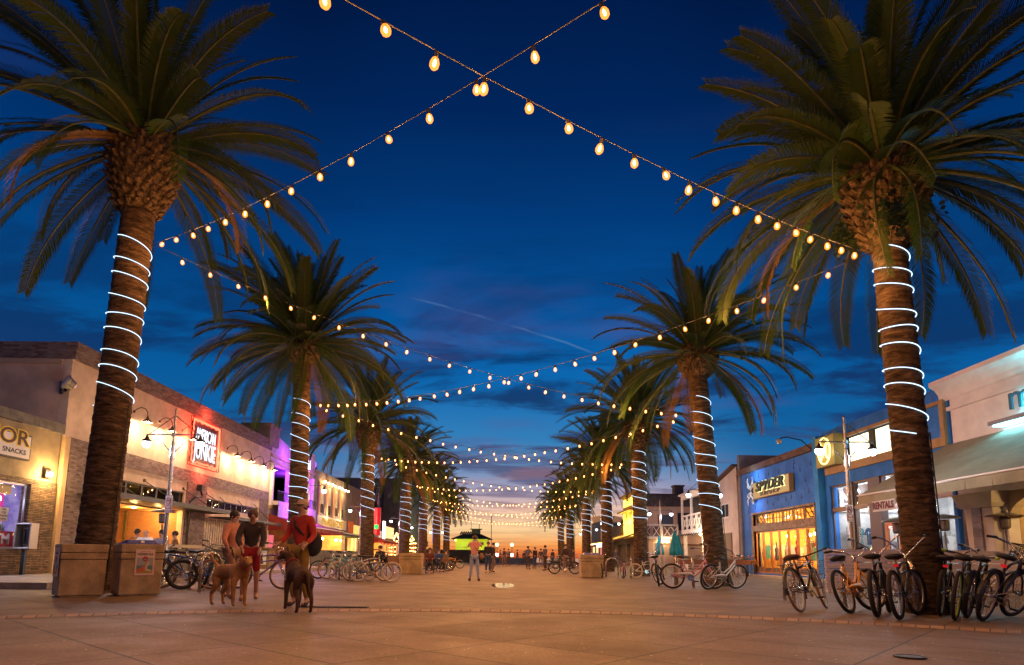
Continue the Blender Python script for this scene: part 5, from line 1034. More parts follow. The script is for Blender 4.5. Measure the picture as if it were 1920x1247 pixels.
# ================= BICYCLES =================
WR=.335
TYRE_B=P('black_tyre',(.012,.011,.01),.8); SPOKE=P('chrome',(.62,.60,.58),.22,1.0); RUB=P('black_rubber',(.012,.011,.011),.6)
def tmat(c,n): return P(n,c,.6)
T_CREAM=tmat((.50,.38,.24),'cream_tyre'); T_BROWN=tmat((.25,.12,.045),'brown_tyre'); RIM_G=P('green_rim',(.30,.50,.01),.4); RIM_P=P('cream_rim',(.55,.42,.33),.4); RIM_S=P('silver_rim',(.50,.48,.46),.3,.9); RIM_K=P('black_rim',(.02,.02,.02),.4)
_wc={}
def wheel_meshes(rw):
    if rw in _wc: return _wc[rw]
    def ring(R_,r,n=40,m=8): 
        b=MB(); b.tube([(R_*math.cos(2*PI*i/n),0,R_*math.sin(2*PI*i/n)) for i in range(n)],r,m,closed=True); return b
    ty=ring(WR-rw,rw); rm=ring(WR-rw*2.1,.014,40,6); wl=MB()
    for v in ring(WR-rw*2.0,.018,40,4).v: pass
    sp=MB().lathe([(.018,-.045),(.018,.045)],(0,0,0),8,M=Mx.Rotation(PI/2,4,'X'))
    for i in range(28):
        a=2*PI*i/28; s=(1 if i%2 else -1); a2=a+ (.5 if (i//2)%2 else -.5)
        sp.tube([(.018*math.cos(a2),s*.035,.018*math.sin(a2)),((WR-rw*2.2)*math.cos(a),0,(WR-rw*2.2)*math.sin(a))],.0022,3,cap=False)
    tmp=[x.build(n_,BLACK) for x,n_ in ((ty,'tyre'),(rm,'rim'),(sp,'spokes'))]; ms=[o.data for o in tmp]
    for o in tmp: bpy.data.objects.remove(o)
    for m in ms: m.shade_smooth()
    _wc[rw]=ms; return ms
_mm={}
def mcopy(me,mat):
    k=(me.name,mat.name)
    if k not in _mm: m=me.copy(); m.materials.clear(); m.materials.append(mat); _mm[k]=m
    return _mm[k]
def bike(label,loc,yaw,lean=0,steer=0,frame=None,style='cruiser',tyre=None,rim=None,rw=.027,bar='swept',basket=False,rack=False,fender=None,tail=False,saddle=None,group='parked bicycles',sc=1.0,grip=None,step=False,guard=None):
    """local +X = front; loc = midpoint of the two wheel contacts"""
    t=thing('bicycle',label,'bicycle',(0,0,0),0,group)
    t.matrix_world=Mx.Translation(loc)@Mx.Rotation(yaw,4,'Z')@Mx.Rotation(lean,4,'X')@Mx.Diagonal((sc,sc,sc,1))
    tyre=tyre or TYRE_B; rim=rim or RIM_S; saddle=saddle or P('saddle_black',(.015,.014,.014),.5)
    fr=frame; rx,fx=-.53,.56; ms=wheel_meshes(rw)
    def wheel(M):
        o=link('wheel',mcopy(ms[2],SPOKE),t); o.matrix_local=M
        for me,n_,m_ in ((ms[0],'tyre',tyre),(ms[1],'rim',rim)): link(n_,mcopy(me,m_),o)
    wheel(Mx.Translation((rx,0,WR)))
    hx,hz=.36,.80; fb=(fx,WR)     # head tube top and front axle
    axis=V((.36-.46,0,.80-.52)).normalized(); C=V((.40,0,.68))
    SM=Mx.Translation(C)@Mx.Rotation(steer,4,axis)@Mx.Translation(-C)
    wheel(SM@Mx.Translation((fx,0,WR)))
    bb=(-.06,0,.29); st=(-.20,0,.66); hl=(.405,0,.655); hu=(.375,0,.76)
    b=MB(); r=.018
    if style=='cruiser' and not step: b.tube([st,(.0,0,.74),(.2,0,.77),hu],r,8).tube([(-.17,0,.58),(.02,0,.62),(.22,0,.64),hl],r*.8,8).tube([bb,(.12,0,.42),(.30,0,.56),hl],r*1.1,8)
    elif step: b.tube([bb,(.10,0,.36),(.26,0,.50),hl],r*1.15,8).tube([(-.13,0,.47),(.02,0,.45),(.22,0,.58),hu],r,8)
    else: b.tube([st,hu],r,8).tube([bb,hl],r*1.1,8)
    b.tube([bb,st,(-.215,0,.72)],r,8)
    for s in (-1,1): b.tube([bb,(-.2,s*.045,.30),(rx,s*.06,WR)],.011,6).tube([(-.19,0,.62),(-.24,s*.04,.57),(rx,s*.06,WR)],.009,6)
    b.tube([hl,hu],.024,8); b.build('frame',fr,t,smooth=True)
    b=MB()
    for s in (-1,1): b.tube([(.425,s*.03,.61),(.46,s*.055,.53),(fx,s*.055,WR)],[.014,.014,.009],6)
    b.tube([(.43,-.04,.61),(.43,.04,.61)],.016,6).tube([(.42,0,.62),(.36,0,.83)],.014,6); b.build('fork',fr if style!='road' else SPOKE,t,smooth=True,M=SM)
    if bar=='swept': pts=[(.36,0,.83),(.37,.0,.86),(.42,.12,.90),(.40,.24,.97),(.26,.32,1.0),(.10,.34,.99)]
    elif bar=='high': pts=[(.36,0,.83),(.37,0,.86),(.40,.14,1.0),(.36,.28,1.12),(.24,.33,1.14),(.12,.34,1.13)]
    else: pts=[(.36,0,.84),(.37,0,.87),(.38,.10,.88),(.37,.2,.89),(.34,.30,.90),(.32,.34,.90)]
    b=MB(); b.tube(pts,.012,8).tube([(x,-y,z) for x,y,z in pts],.012,8).tube([(.36,0,.80),(.37,0,.87)],.017,8); hb=b.build('handlebar',SPOKE if bar!='flat' else RUB,t,smooth=True,M=SM)
    for s in (-1,1): MB().tube([(pts[-2][0],s*pts[-2][1],pts[-2][2]),(pts[-1][0],s*pts[-1][1],pts[-1][2])],.019,8).build('grip',grip or RUB,hb,M=SM)
    if bar!='high': MB().tube([(pts[3][0]+.03,pts[3][1],pts[3][2]-.02),(pts[-2][0]+.05,pts[-2][1]+.03,pts[-2][2]-.02)],.006,5).tube([(pts[1][0],0.02,pts[1][2]),(.50,.08,.84),(.45,.05,.62)],.004,4).build('brake_lever',RUB,hb,M=SM)
    MB().tube([(-.20,0,.64),(-.235,0,.80)],.013,8).build('seat_post',SPOKE,t)
    sd=MB(); N_=10; prof=[(-.38,.02),(-.37,.09),(-.32,.125),(-.26,.12),(-.20,.075),(-.12,.035),(-.06,.028),(-.04,.01)]
    vs=[];k=len(prof)
    for x,w_ in prof:
        for j in range(8):
            a=2*PI*j/8; vs.append((x,w_*math.cos(a),.835+.028*math.sin(a)*(1 if math.sin(a)>0 else 1.3)+(.02 if x<-.3 else 0)))
    sd.add(vs,[(i*8+j,i*8+(j+1)%8,(i+1)*8+(j+1)%8,(i+1)*8+j) for i in range(k-1) for j in range(8)]+[tuple(range(8))[::-1],tuple((k-1)*8+j for j in range(8))]); sd.build('saddle',saddle,t,smooth=True)
    b=MB().lathe([(.085,-.004),(.085,.004)],(bb[0],-.06,bb[2]),18,M=Mx.Rotation(PI/2,4,'X'))
    b.tube([(bb[0],-.09,bb[2]),(bb[0]+.12,-.09,bb[2]-.11)],.010,6).tube([(bb[0],.09,bb[2]),(bb[0]-.12,.09,bb[2]+.11)],.010,6).tube([(bb[0],-.09,bb[2]),(bb[0],.09,bb[2])],.012,6).tube([(bb[0],-.06,bb[2]+.085),(rx,-.06,WR+.03)],.005,4).tube([(bb[0],-.06,bb[2]-.085),(rx,-.06,WR-.03)],.005,4)
    ck=b.build('crankset',SPOKE,t)
    for s,x,z in ((-1,bb[0]+.12,bb[2]-.11),(1,bb[0]-.12,bb[2]+.11)): MB().box(x-.05,x+.05,min(s*.10,s*.19),max(s*.10,s*.19),z-.012,z+.012).build('pedal',RUB,ck)
    if guard: MB().tube([(bb[0]+.09,-.075,bb[2]+.03),(bb[0],-.075,bb[2]+.10),(rx*.6,-.075,WR+.055),(rx+.05,-.075,WR+.04)],[.03,.045,.03,.012],6).build('chain_guard',guard,t,smooth=True)
    if fender:
        for cx_,a0,a1,M in ((rx,R(-25+0),R(190),None),(fx,R(20),R(175),SM)):
            b=MB(); n=14; R_=WR+.022
            for i in range(n):
                q0,q1=a0+(a1-a0)*i/n,a0+(a1-a0)*(i+1)/n; 
                for y0,y1,d0,d1 in ((-.032,0,-.010,0),(0,.032,0,-.010)): b.quad((cx_+(R_+d0)*math.cos(q0),y0,WR+(R_+d0)*math.sin(q0)),(cx_+(R_+d1)*math.cos(q0),y1,WR+(R_+d1)*math.sin(q0)),(cx_+(R_+d1)*math.cos(q1),y1,WR+(R_+d1)*math.sin(q1)),(cx_+(R_+d0)*math.cos(q1),y0,WR+(R_+d0)*math.sin(q1)))
            b.build('mudguard',fender,t,smooth=True,M=M)
    if rack:
        b=MB()
        for s in (-1,1): b.tube([(-.25,s*.05,.70),(-.80,s*.06,.73)],.007,5).tube([(-.68,s*.06,.73),(rx,s*.07,WR)],.006,5)
        for i in range(4): b.tube([(-.32-.14*i,-.06,.715),(-.32-.14*i,.06,.715)],.006,4)
        b.build('rear_rack',SPOKE,t)
    if tail: MB().box(-.275,-.245,-.03,.03,.70,.735).build('tail_reflector',P('red_reflector',(.65,.01,.01),.2,emit=(1,.02,.02),es=.25),t)
    if basket:
        b=MB(); x0,x1,y0,y1,z0,z1=.44,.70,-.19,.19,.74,.97
        for i in range(9):
            k_=i/8; b.tube([(x0+(x1-x0)*k_,y0,z0),(x0+(x1-x0)*k_,y0-.02,z1)],.004,4).tube([(x0+(x1-x0)*k_,y1,z0),(x0+(x1-x0)*k_,y1+.02,z1)],.004,4).tube([(x1,y0+(y1-y0)*k_,z0),(x1+.03,y0+(y1-y0)*k_,z1)],.004,4).tube([(x0,y0+(y1-y0)*k_,z0),(x0,y0+(y1-y0)*k_,z1)],.004,4).tube([(x0+(x1-x0)*k_,y0,z0),(x0+(x1-x0)*k_,y1,z0)],.004,4)
        for z in (z0,z0+.06,z0+.12,z0+.18,z1): e=.03*(z-z0)/(z1-z0); b.tube([(x0,y0-e,z),(x1+e,y0-e,z),(x1+e,y1+e,z),(x0,y1+e,z)],.004 if z<z1 else .008,4,closed=True)
        b.build('basket',RUB,t,M=SM)
    return t
def place(px1,py1,px2,py2,**k):
    """rear wheel contact and front wheel contact in the photograph -> position, heading"""
    a=onZ(px1,py1); b=onZ(px2,py2); return a,b
def bk(label,rear,heading,**k):
    """rear contact pixel, heading in degrees (0 = to the right, 90 = away)"""
    a=onZ(*rear); h=R(heading); sc=k.get('sc',1.0)*(1.10 if rear[1]>1095 else 1.0); k['sc']=sc; m=a+V((math.cos(h),math.sin(h),0))*(.53*sc); m.z=.004
    return bike(label,m,h,**k)
def fc(n,c,r=.35,m=.0): return P(n,c,r,m)
BKF=fc('gloss_black_frame',(.012,.012,.013)); NAVY=fc('navy_frame',(.02,.03,.07)); YEL=fc('amber_frame',(.75,.33,.02)); PINK=fc('pink_frame',(.62,.22,.26)); HOT=fc('hot_pink_frame',(.75,.03,.30)); SILV=fc('silver_frame',(.5,.48,.46),.3,.8); TEAL=fc('teal_frame',(.03,.30,.35)); BLU=fc('blue_frame',(.02,.07,.35)); PUR=fc('purple_frame',(.12,.04,.30)); GRN=fc('lime_accent',(.35,.55,.02)); WHF=fc('white_frame',(.6,.6,.58)); MINT=fc('mint_frame',(.25,.5,.4))
gR='bicycles parked round the near right palm'
bk('black bicycle with tan tyres, rear rack and flat bar, first of the near right bicycles',(1503,1149),46,lean=R(-13),steer=R(12),frame=BKF,style='road',tyre=T_BROWN,rim=RIM_S,rw=.020,bar='flat',rack=True,fender=BKF,saddle=P('brown_saddle',(.12,.06,.035),.5),group=gR)
bk('amber yellow cruiser bicycle with pale rims beside the metal hoop rack',(1596,1151),42,lean=R(-16),steer=R(-28),frame=YEL,tyre=TYRE_B,rim=RIM_P,bar='swept',group=gR,step=True,guard=YEL)
bk('black cruiser with fat black tyres seen from behind, right of the amber one',(1646,1159),52,lean=R(-4),steer=R(6),frame=BKF,rim=RIM_K,bar='high',group=gR,rw=.032)
bk('black bicycle with red tail reflector, just left of the near right palm',(1688,1163),46,lean=R(-5),steer=R(-10),frame=fc('graphite_frame',(.05,.05,.055)),rim=RIM_S,bar='high',tail=True,group=gR,rw=.030)
bk('black bicycle leaning on the palm trunk, with red tail reflector',(1763,1156),50,lean=R(7),steer=R(5),frame=BKF,rim=RIM_S,bar='swept',tail=True,group=gR)
bk('black bicycle with lime green rims and grips among the near right bicycles',(1790,1164),48,lean=R(9),steer=R(-6),frame=fc('dark_green_frame',(.01,.03,.015)),rim=RIM_G,bar='flat',grip=GRN,group=gR,rw=.026)
bk('navy cruiser with wire basket and black mudguards, rightmost of the bicycles',(1841,1165),37,lean=R(17),steer=R(-14),frame=NAVY,rim=RIM_P,tyre=TYRE_B,bar='swept',basket=True,fender=BKF,tail=True,group=gR,sc=1.06)
bk('black cruiser with deep rear mudguard between the lime rimmed and the navy bicycle',(1812,1160),46,lean=R(13),steer=R(4),frame=BKF,rim=RIM_K,bar='swept',fender=BKF,group=gR)
gL='bicycles parked beyond the near left bins'
bk('cruiser with tan wheel rim and black basket, nearest the concrete bin',(303,1103),38,lean=R(-14),steer=R(20),frame=BKF,rim=fc('tan_rim',(.45,.28,.1)),basket=True,group=gL)
bk('black cruiser with thick tyres behind the tan rimmed wheel',(340,1106),215,lean=R(12),steer=R(8),frame=BKF,rim=RIM_K,rw=.034,group=gL)
bk('blue bicycle with cream rims by the hoop racks',(395,1105),185,lean=R(-8),steer=R(15),frame=BLU,rim=RIM_P,tyre=T_BROWN,rw=.022,group=gL,bar='flat',style='road')
bk('dark mountain bicycle behind the tan dog',(425,1108),140,lean=R(10),steer=R(-20),frame=BKF,rim=RIM_K,rw=.034,bar='flat',style='road',group=gL)
bk('purple bicycle with cream rimmed wheels between the two dogs',(445,1104),-8,lean=R(-4),steer=R(8),frame=PUR,rim=RIM_P,tyre=fc('grey_tyre',(.10,.08,.06)),rw=.022,group=gL)
gM='cruiser bicycles by the third left palm'
for lb,(px,py),hd,le,kw in (('black cruiser, leftmost by the third left palm',(650,1086),176,10,dict(frame=BKF,rim=RIM_S)),('pale green cruiser with brown tyres by the third left palm',(668,1087),178,8,dict(frame=MINT,rim=RIM_P,tyre=T_BROWN)),('teal cruiser with cream tyres by the third left palm',(692,1089),182,6,dict(frame=TEAL,rim=RIM_P,tyre=T_CREAM)),('black bicycle with white rims in the middle of the cruiser row',(658,1090),10,-8,dict(frame=WHF,rim=P('white_rim',(.7,.65,.6),.4),tyre=T_BROWN)),('black cruiser with cream tyre, rightmost before the third left palm',(672,1091),2,6,dict(frame=BKF,rim=RIM_S,tyre=T_CREAM))):
    bk(lb,(px,py),hd,lean=R(le),steer=R(14),group=gM,**kw)
gQ='bicycles by the second right palm'
bk('pink step through cruiser with white chain guard beside the second right palm',(1262,1104),0,lean=R(-7),steer=R(6),frame=PINK,rim=RIM_P,tyre=TYRE_B,step=True,guard=P('white_guard',(.6,.55,.52),.4),group=gQ,saddle=P('brown_saddle',(.12,.06,.035),.5),bar='high')
bk('black bicycle with white bar behind the pink cruiser',(1236,1100),75,lean=R(-8),steer=R(30),frame=BKF,rim=RIM_S,group=gQ,bar='high')
bk('white step through bicycle with black tyres leaning on the second right palm',(1327,1106),32,lean=R(12),steer=R(-12),frame=WHF,rim=RIM_S,step=True,group=gQ,guard=MATS['white_guard'])
bk('silver cruiser with cream tyres left of the pink cruiser',(1193,1085),8,lean=R(-9),steer=R(8),frame=SILV,rim=RIM_P,tyre=T_CREAM,group=gQ)
bk('small hot pink bicycle facing the street by a hoop rack',(1168,1085),80,lean=R(6),steer=R(25),frame=HOT,rim=RIM_P,group=gQ,sc=.85)
bk('black bicycle seen end on between the far bin and the hot pink one',(1130,1084),86,lean=R(-6),steer=R(5),frame=BKF,rim=RIM_K,group=gQ)
bk('dark bicycle at the left of the far blue lidded bin',(1078,1077),178,lean=R(5),steer=R(5),frame=BKF,rim=RIM_K,group=gQ)
gF='distant bicycles along the plaza sides'
for k_,(px,py,hd,lb) in enumerate(((840,1071,180,'dark bicycle with pale wheel far down the left side'),(826,1068,175,'dark bicycle behind the pale wheeled one far down the left'),(862,1066,184,'dark bicycle nearest the woman on the far left side'),(812,1069,10,'dark bicycle beside the bench group on the far left'),(1030,1067,0,'dark bicycle at the far right, nearest the street middle'),(1042,1067,5,'dark bicycle second from the street middle on the far right'),(1056,1069,178,'dark bicycle third from the street middle on the far right'))):
    bk(lb,(px,py),hd,lean=R(6),steer=R(8),frame=(BKF,NAVY,YEL)[k_%3],rim=RIM_P if k_%2==0 else RIM_K,group=gF)
# hoop racks
def rack(px,py,yaw,label,lean=0,h=.88,w=.72,group='steel hoop bicycle racks'):
    p=onZ(px,py); t=thing('bike_rack',label,'bike rack',(p.x,p.y,0),yaw,group)
    pts=[(-w/2,0,0),(-w/2,0,h-w/2*.75)]+[(-w/2*math.cos(a*PI/10),0,h-w/2*.75+w/2*.75*math.sin(a*PI/10)) for a in range(1,10)]+[(w/2,0,h-w/2*.75),(w/2,0,0)]
    MB().tube(pts,.034,10).build('hoop',P('worn_steel',(.42,.36,.30),.30,.9,var=(8,.25)),t,smooth=True)
    for s in (-1,1): MB().lathe([(.07,0.001),(.07,.012)],(s*w/2,0,0),12).build('base_flange',STEEL,t)
for a in ((1585,1140,R(62),'steel hoop rack holding the amber yellow cruiser'),(1710,1150,R(70),'steel hoop rack left of the near right palm'),(1757,1148,R(75),'steel hoop rack right of the near right palm'),(1480,1128,R(80),'steel hoop rack at the left end of the near right bicycles'),
    (372,1104,R(80),'steel hoop rack behind the blue bicycle'),(392,1110,R(80),'steel hoop rack behind the legs of the tan dog'),(336,1096,R(80),'steel hoop rack nearest the near left bins'),
    (642,1088,R(85),'steel hoop rack, left one by the third left palm'),(662,1091,R(85),'steel hoop rack, middle one by the third left palm'),(624,1085,R(85),'steel hoop rack, farthest left by the third left palm'),
    (1268,1100,R(80),'steel hoop rack behind the pink cruiser'),(1300,1101,R(75),'steel hoop rack between pink and white bicycles'),(1148,1082,R(30),'steel hoop rack by the hot pink bicycle'),(1183,1084,R(80),'steel hoop rack right of the hot pink bicycle')): rack(*a)
# slatted fence at the cafe on the right
t=thing('slatted_fence','low whitewashed fence of wide horizontal boards on the right','fence',(8.9,17.9,0)); FB=P('whitewashed_board',(.66,.56,.60),.75,bump=(6,.3),var=(2.5,.25),ani=(.3,1,6))
for i in range(6):
    MB().box(0,6.6,-.015,.015,.10+i*.185,.10+i*.185+.155).build('board',FB,t)
for x in (0.1,1.7,3.3,4.9,6.5): MB().box(x-.04,x+.04,.016,.09,0,1.2).build('post',FB,t)
heater((onY(1887,1000,18.9).x,18.9,0),'patio heater with wide dark shade behind the slatted fence, rightmost',2.25,1.25); heater((onY(1772,1000,19.3).x,19.3,0),'patio heater half hidden behind the near right palm',2.2,1.1); heater((onY(1683,1000,20.3).x,20.3,0),'patio heater by the hanging cloth sign under the awning',2.15,1.1)
# metal slat chairs near the orange doors
def chair(x,y,rz,label):
    t=thing('slat_chair',label,'chair',(x,y,0),rz,'metal slat chairs outside the blue surf shop')
    b=MB(); 
    for i in range(7): b.tube([(-.26,.2+.02*i*.4,.50+i*.06),(.26,.2+.02*i*.4,.50+i*.06)],.010,4)
    b.build('backrest',SPOKE,t); b=MB()
    for i in range(7): b.tube([(-.26,-.22+i*.06,.45),(.26,-.22+i*.06,.45)],.010,4)
    b.build('seat',SPOKE,t)
    for sx in (-1,1):
        for p,q in (((sx*.26,-.22,0),(sx*.26,-.22,.45)),((sx*.26,.28,0),(sx*.26,.22,.92))): MB().tube([p,q],.016,6).build('leg',SPOKE,t)
chair(9.3,19.6,R(10),'metal slat chair behind the black bicycle, left'); chair(10.2,20.3,R(-20),'metal slat chair behind the black bicycle, right')
# teal umbrellas
def umbrella(px,Y,zt,h,r,label):
    p=onY(px,1000,Y); t=thing('closed_umbrella',label,'umbrella',(p.x,Y,0),0,'closed teal umbrellas')
    MB().lathe([(.02,0),(.02,zt)],n=8).lathe([(.25,0),(.25,.06)],n=12).build('pole',STEEL,t); b=MB(); n=32; prof=[(.03,zt+.05),(.07,zt-.06),(.62*r,zt-h*.45),(.95*r,zt-h*.8),(1.0*r,zt-h),(.8*r,zt-h)]
    vs=[((rr_*(1+.26*math.cos(8*2*PI*j/n)*min(1,rr_/.1)))*math.cos(2*PI*j/n),(rr_*(1+.26*math.cos(8*2*PI*j/n)*min(1,rr_/.1)))*math.sin(2*PI*j/n),z) for rr_,z in prof for j in range(n)]
    b.add(vs,[(i*n+j,i*n+(j+1)%n,(i+1)*n+(j+1)%n,(i+1)*n+j) for i in range(len(prof)-1) for j in range(n)]); b.build('canopy',P('teal_canvas',(.01,.26,.36),.8,var=(2,.15)),t,smooth=True)
umbrella(1236,45.5,2.45,1.3,.27,'closed teal umbrella, smaller one left of the pair'); umbrella(1265,39.5,2.55,1.45,.30,'closed teal umbrella, front one beside the flower boxes'); umbrella(1271,42.0,2.4,1.4,.28,'closed teal umbrella, hidden behind the front one')
def planter(x0,x1,y,label,z=.85):
    t=thing('flower_box',label,'planter',((x0+x1)/2,y,0),0,'flower boxes on the cafe rail'); w=(x1-x0)/2
    MB().box(-w,w,-.14,.14,z-.25,z).build('box',P('terracotta_box',(.22,.08,.04),.8),t)
    for s in (-1,1): MB().box(s*(w-.12)-.03,s*(w-.12)+.03,-.03,.03,0,z-.25).build('leg',BLACK,t)
    rr=random.Random(x0); b=MB(); f=MB()
    for i in range(int(w*170)):
        c=V((rr.uniform(-w,w),rr.gauss(0,.08),z+rr.random()*.22)); a=rr.random()*6; s_=.05; d=V((math.cos(a),math.sin(a),rr.uniform(-.5,.8)))*s_; e=V((-math.sin(a),math.cos(a),rr.uniform(-.3,.5)))*s_*.6; b.add([c-d,c+e,c+d,c-e],[(0,1,2,3)])
        if i%7==0: f.ball(c+V((0,0,.05)),.03,5,mi=rr.randrange(3))
    b.build('plants',P('box_leaf',(.05,.12,.02),.7),t); f.build('flowers',[P('flower_red',(.6,.05,.04),.7),P('flower_pink',(.6,.15,.3),.7),P('flower_yellow',(.6,.4,.05),.7)],t)
planter(9.5,11.4,35,'flower box on legs behind the pink cruiser, left'); planter(11.6,13.2,34.6,'flower box on legs right of the front teal umbrella'); planter(13.3,14.7,37.6,'flower box by the pebbledash wall right of the second palm')
def stool(x,y,label):
    t=thing('bar_stool',label,'stool',(x,y,0),.3,'dark bar stools by the pebbledash wall'); MB().box(-.18,.18,-.18,.18,.72,.77).build('seat',BLACK,t)
    for sx in (-1,1):
        for sy in (-1,1): MB().tube([(sx*.2,sy*.2,0),(sx*.15,sy*.15,.72)],.018,5).build('leg',BLACK,t)
stool(12.9,35.6,'dark bar stool under the flower box, left'); stool(13.5,35.2,'dark bar stool under the flower box, right')
# bar patio by the purple building: dark panels, bistro rail
t=thing('bar_fence','dark panel fence outside the stucco pub','fence',(-11.3,38,.146)); MB().box(0,.04,0,18,.05,1.0).build('panel',DGREY,t); MB().box(-.02,.06,0,18,1.0,1.05).build('top_rail',MATS['pale_rail'],t)
# bench group on the left
def bench(px,py,label,yaw=0):
    p=onZ(px,py); t=thing('bench',label,'bench',(p.x,p.y,0),yaw,'park benches on the left')
    MB().box(-.9,.9,-.25,.2,.40,.45).build('seat',WOOD,t); MB().box(-.9,.9,.2,.25,.5,.9).build('backrest',WOOD,t)
    for s in (-1,1): MB().box(s*.8-.03,s*.8+.03,-.22,.22,0,.4).build('leg',DARKM,t)
bench(735,1075,'wooden bench left of the pale bin by the fourth left palm'); bench(808,1072,'wooden bench right of the pale bin by the fourth left palm')
# ================= PEOPLE =================
SKIN=P('skin_warm',(.45,.24,.15),.55,var=(8,.1)); SKIN2=P('skin_tan',(.30,.15,.09),.55); HAIR=P('dark_hair',(.02,.012,.008),.6); HAIRB=P('brown_hair',(.08,.04,.02),.6)
def skinobj(name,joints,edges,mat,parent,root=0,sub=1):
    me=bpy.data.meshes.new(name); me.from_pydata([j[0] for j in joints],edges,[]); me.materials.append(mat); o=link(name,me,parent)
    m=o.modifiers.new('skin','SKIN'); m.use_smooth_shade=True; sv=me.skin_vertices[0].data
    for i,j in enumerate(joints):
        r=j[1]; sv[i].radius=(r,r) if not isinstance(r,tuple) else r; sv[i].use_root=(i==root)
    s=o.modifiers.new('subsurf','SUBSURF'); s.levels=sub; s.render_levels=sub; return o
def person(label,loc,rz,h=1.72,pose={},top=None,legs=None,shoes=None,hair=HAIR,hat=None,skin=SKIN,short=False,group=None,sleeve=True,hairlong=False,detail=True):
    """standing default pose faces -Y; pose overrides joint positions (metres for a 1.75 m body)"""
    t=thing('person',label,'person',loc,rz,group); k=h/1.75; t.scale=(k,k,k)
    J=dict(pel=(0,0,.95),sp=(0,0,1.12),ch=(0,.0,1.33),nk=(0,.005,1.46),hd0=(0,-.005,1.53),hd=(0,-.012,1.62),tp=(0,0,1.69),
      sL=(-.17,0,1.41),sR=(.17,0,1.41),eL=(-.21,.02,1.13),eR=(.21,.02,1.13),wL=(-.22,-.05,.90),wR=(.22,-.05,.90),
      hL=(-.09,0,.91),hR=(.09,0,.91),kL=(-.10,-.02,.50),kR=(.10,-.02,.50),aL=(-.10,.02,.09),aR=(.10,.02,.09),tL=(-.12,-.15,.035),tR=(.12,-.15,.035)); J.update(pose)
    J={a:V(b) for a,b in J.items()}
    names=[]; jo=[]; ed=[]
    def A(n,p,r): names.append(n); jo.append((p,r)); return len(jo)-1
    i={n:A(n,J[n],r) for n,r in (('pel',(.125,.10)),('sp',(.115,.09)),('ch',(.14,.10)),('nk',.052),('hd0',.065),('hd',(.078,.092)),('tp',.055),('sL',.058),('sR',.058),('eL',.040),('eR',.040),('wL',.026),('wR',.026),('hL',.085),('hR',.085),('kL',.055),('kR',.055),('aL',.038),('aR',.038),('tL',.032),('tR',.032))}
    for a,b in (('pel','sp'),('sp','ch'),('ch','nk'),('nk','hd0'),('hd0','hd'),('hd','tp'),('ch','sL'),('ch','sR'),('sL','eL'),('eL','wL'),('sR','eR'),('eR','wR'),('pel','hL'),('pel','hR'),('hL','kL'),('kL','aL'),('hR','kR'),('kR','aR'),('aL','tL'),('aR','tR')): ed.append((i[a],i[b]))
    for s in ('L','R'):
        w_=J['w'+s]; d=(w_-J['e'+s]).normalized(); sd=V((0,-1,0)); sd=(sd-d*sd.dot(d)).normalized(); up_=d.cross(sd)
        pm=A('palm'+s,w_+d*.07,(.038,.02)); ed.append((i['w'+s],pm))
        if detail:
            for q,(off,ln) in enumerate(((-.03,.07),(-.01,.085),(.01,.08),(.03,.06))):
                f1=A('f',w_+d*(.085+ln*.4)+sd*off,.009); f2=A('f',w_+d*(.08+ln*.85)+sd*off*1.1+up_*.02*(1 if s=='L' else -1),.007); ed+=[(pm,f1),(f1,f2)]
            th=A('th',w_+d*.05+sd*.05,.011); th2=A('th',w_+d*.085+sd*.065,.009); ed+=[(pm,th),(th,th2)]
    hc=J['hd']; f=(J['hd']-J['nk']); fwd=pose.get('_face',(0,-1,0)); fwd=V(fwd).normalized()
    ns=A('nose',hc+fwd*.098+V((0,0,-.01)),.012); ed.append((i['hd'],ns))
    body=skinobj('body',jo,ed,skin,t,0)
    sdv=fwd.cross(V((0,0,1))).normalized()
    for s in (-1,1):
        MB().ball(hc+sdv*s*.083,.022,6,sz=(.5,1,1.3)).build('ear',skin,t,smooth=True)
        if detail: MB().ball(hc+fwd*.078+sdv*s*.03+V((0,0,.015)),.011,6).build('eye',P('eye_dark',(.03,.02,.02),.2),t)
    if detail: MB().ball(hc+fwd*.076+V((0,0,-.048)),.018,6,sz=(1.3,1.3,.3)).build('mouth',P('lip',(.30,.08,.06),.5),t)
    if hair:
        b=MB(); b.ball(hc-fwd*.018+V((0,0,.035)),.101,12,sz=(1,1,.95)); 
        if hairlong: b.ball(hc-fwd*.06+V((0,0,-.07)),.08,10,sz=(1,.7,1.7))
        o=b.build('hair',hair,t,smooth=True)
    if hat: MB().ball(hc+V((0,0,.05)),.108,12,sz=(1,1,.85)).lathe([(.10,0),(.09,.012)],hc+fwd*.09+V((0,0,.04)),12).build('cap',hat,t,smooth=True)
    g=.018
    if top:
        js=[(J['pel']+V((0,0,-.03)),(.135,.115)),(J['sp'],(.132,.108)),(J['ch'],(.162,.135)),(J['nk']-(J['nk']-J['ch'])*.18,.082),(J['sL'],.090),(J['sR'],.090)]; e=[(0,1),(1,2),(2,3),(2,4),(2,5)]
        if sleeve:
            js+=[(J['eL'],.056),(J['eR'],.056),(J['wL']+(J['eL']-J['wL'])*.08,.040),(J['wR']+(J['eR']-J['wR'])*.08,.040)]; e+=[(4,6),(6,8),(5,7),(7,9)]
        else: js+=[(J['sL'].lerp(J['eL'],.55),.055),(J['sR'].lerp(J['eR'],.55),.055)]; e+=[(4,6),(5,7)]
        skinobj('jacket' if sleeve else 'shirt',js,e,top,t,0)
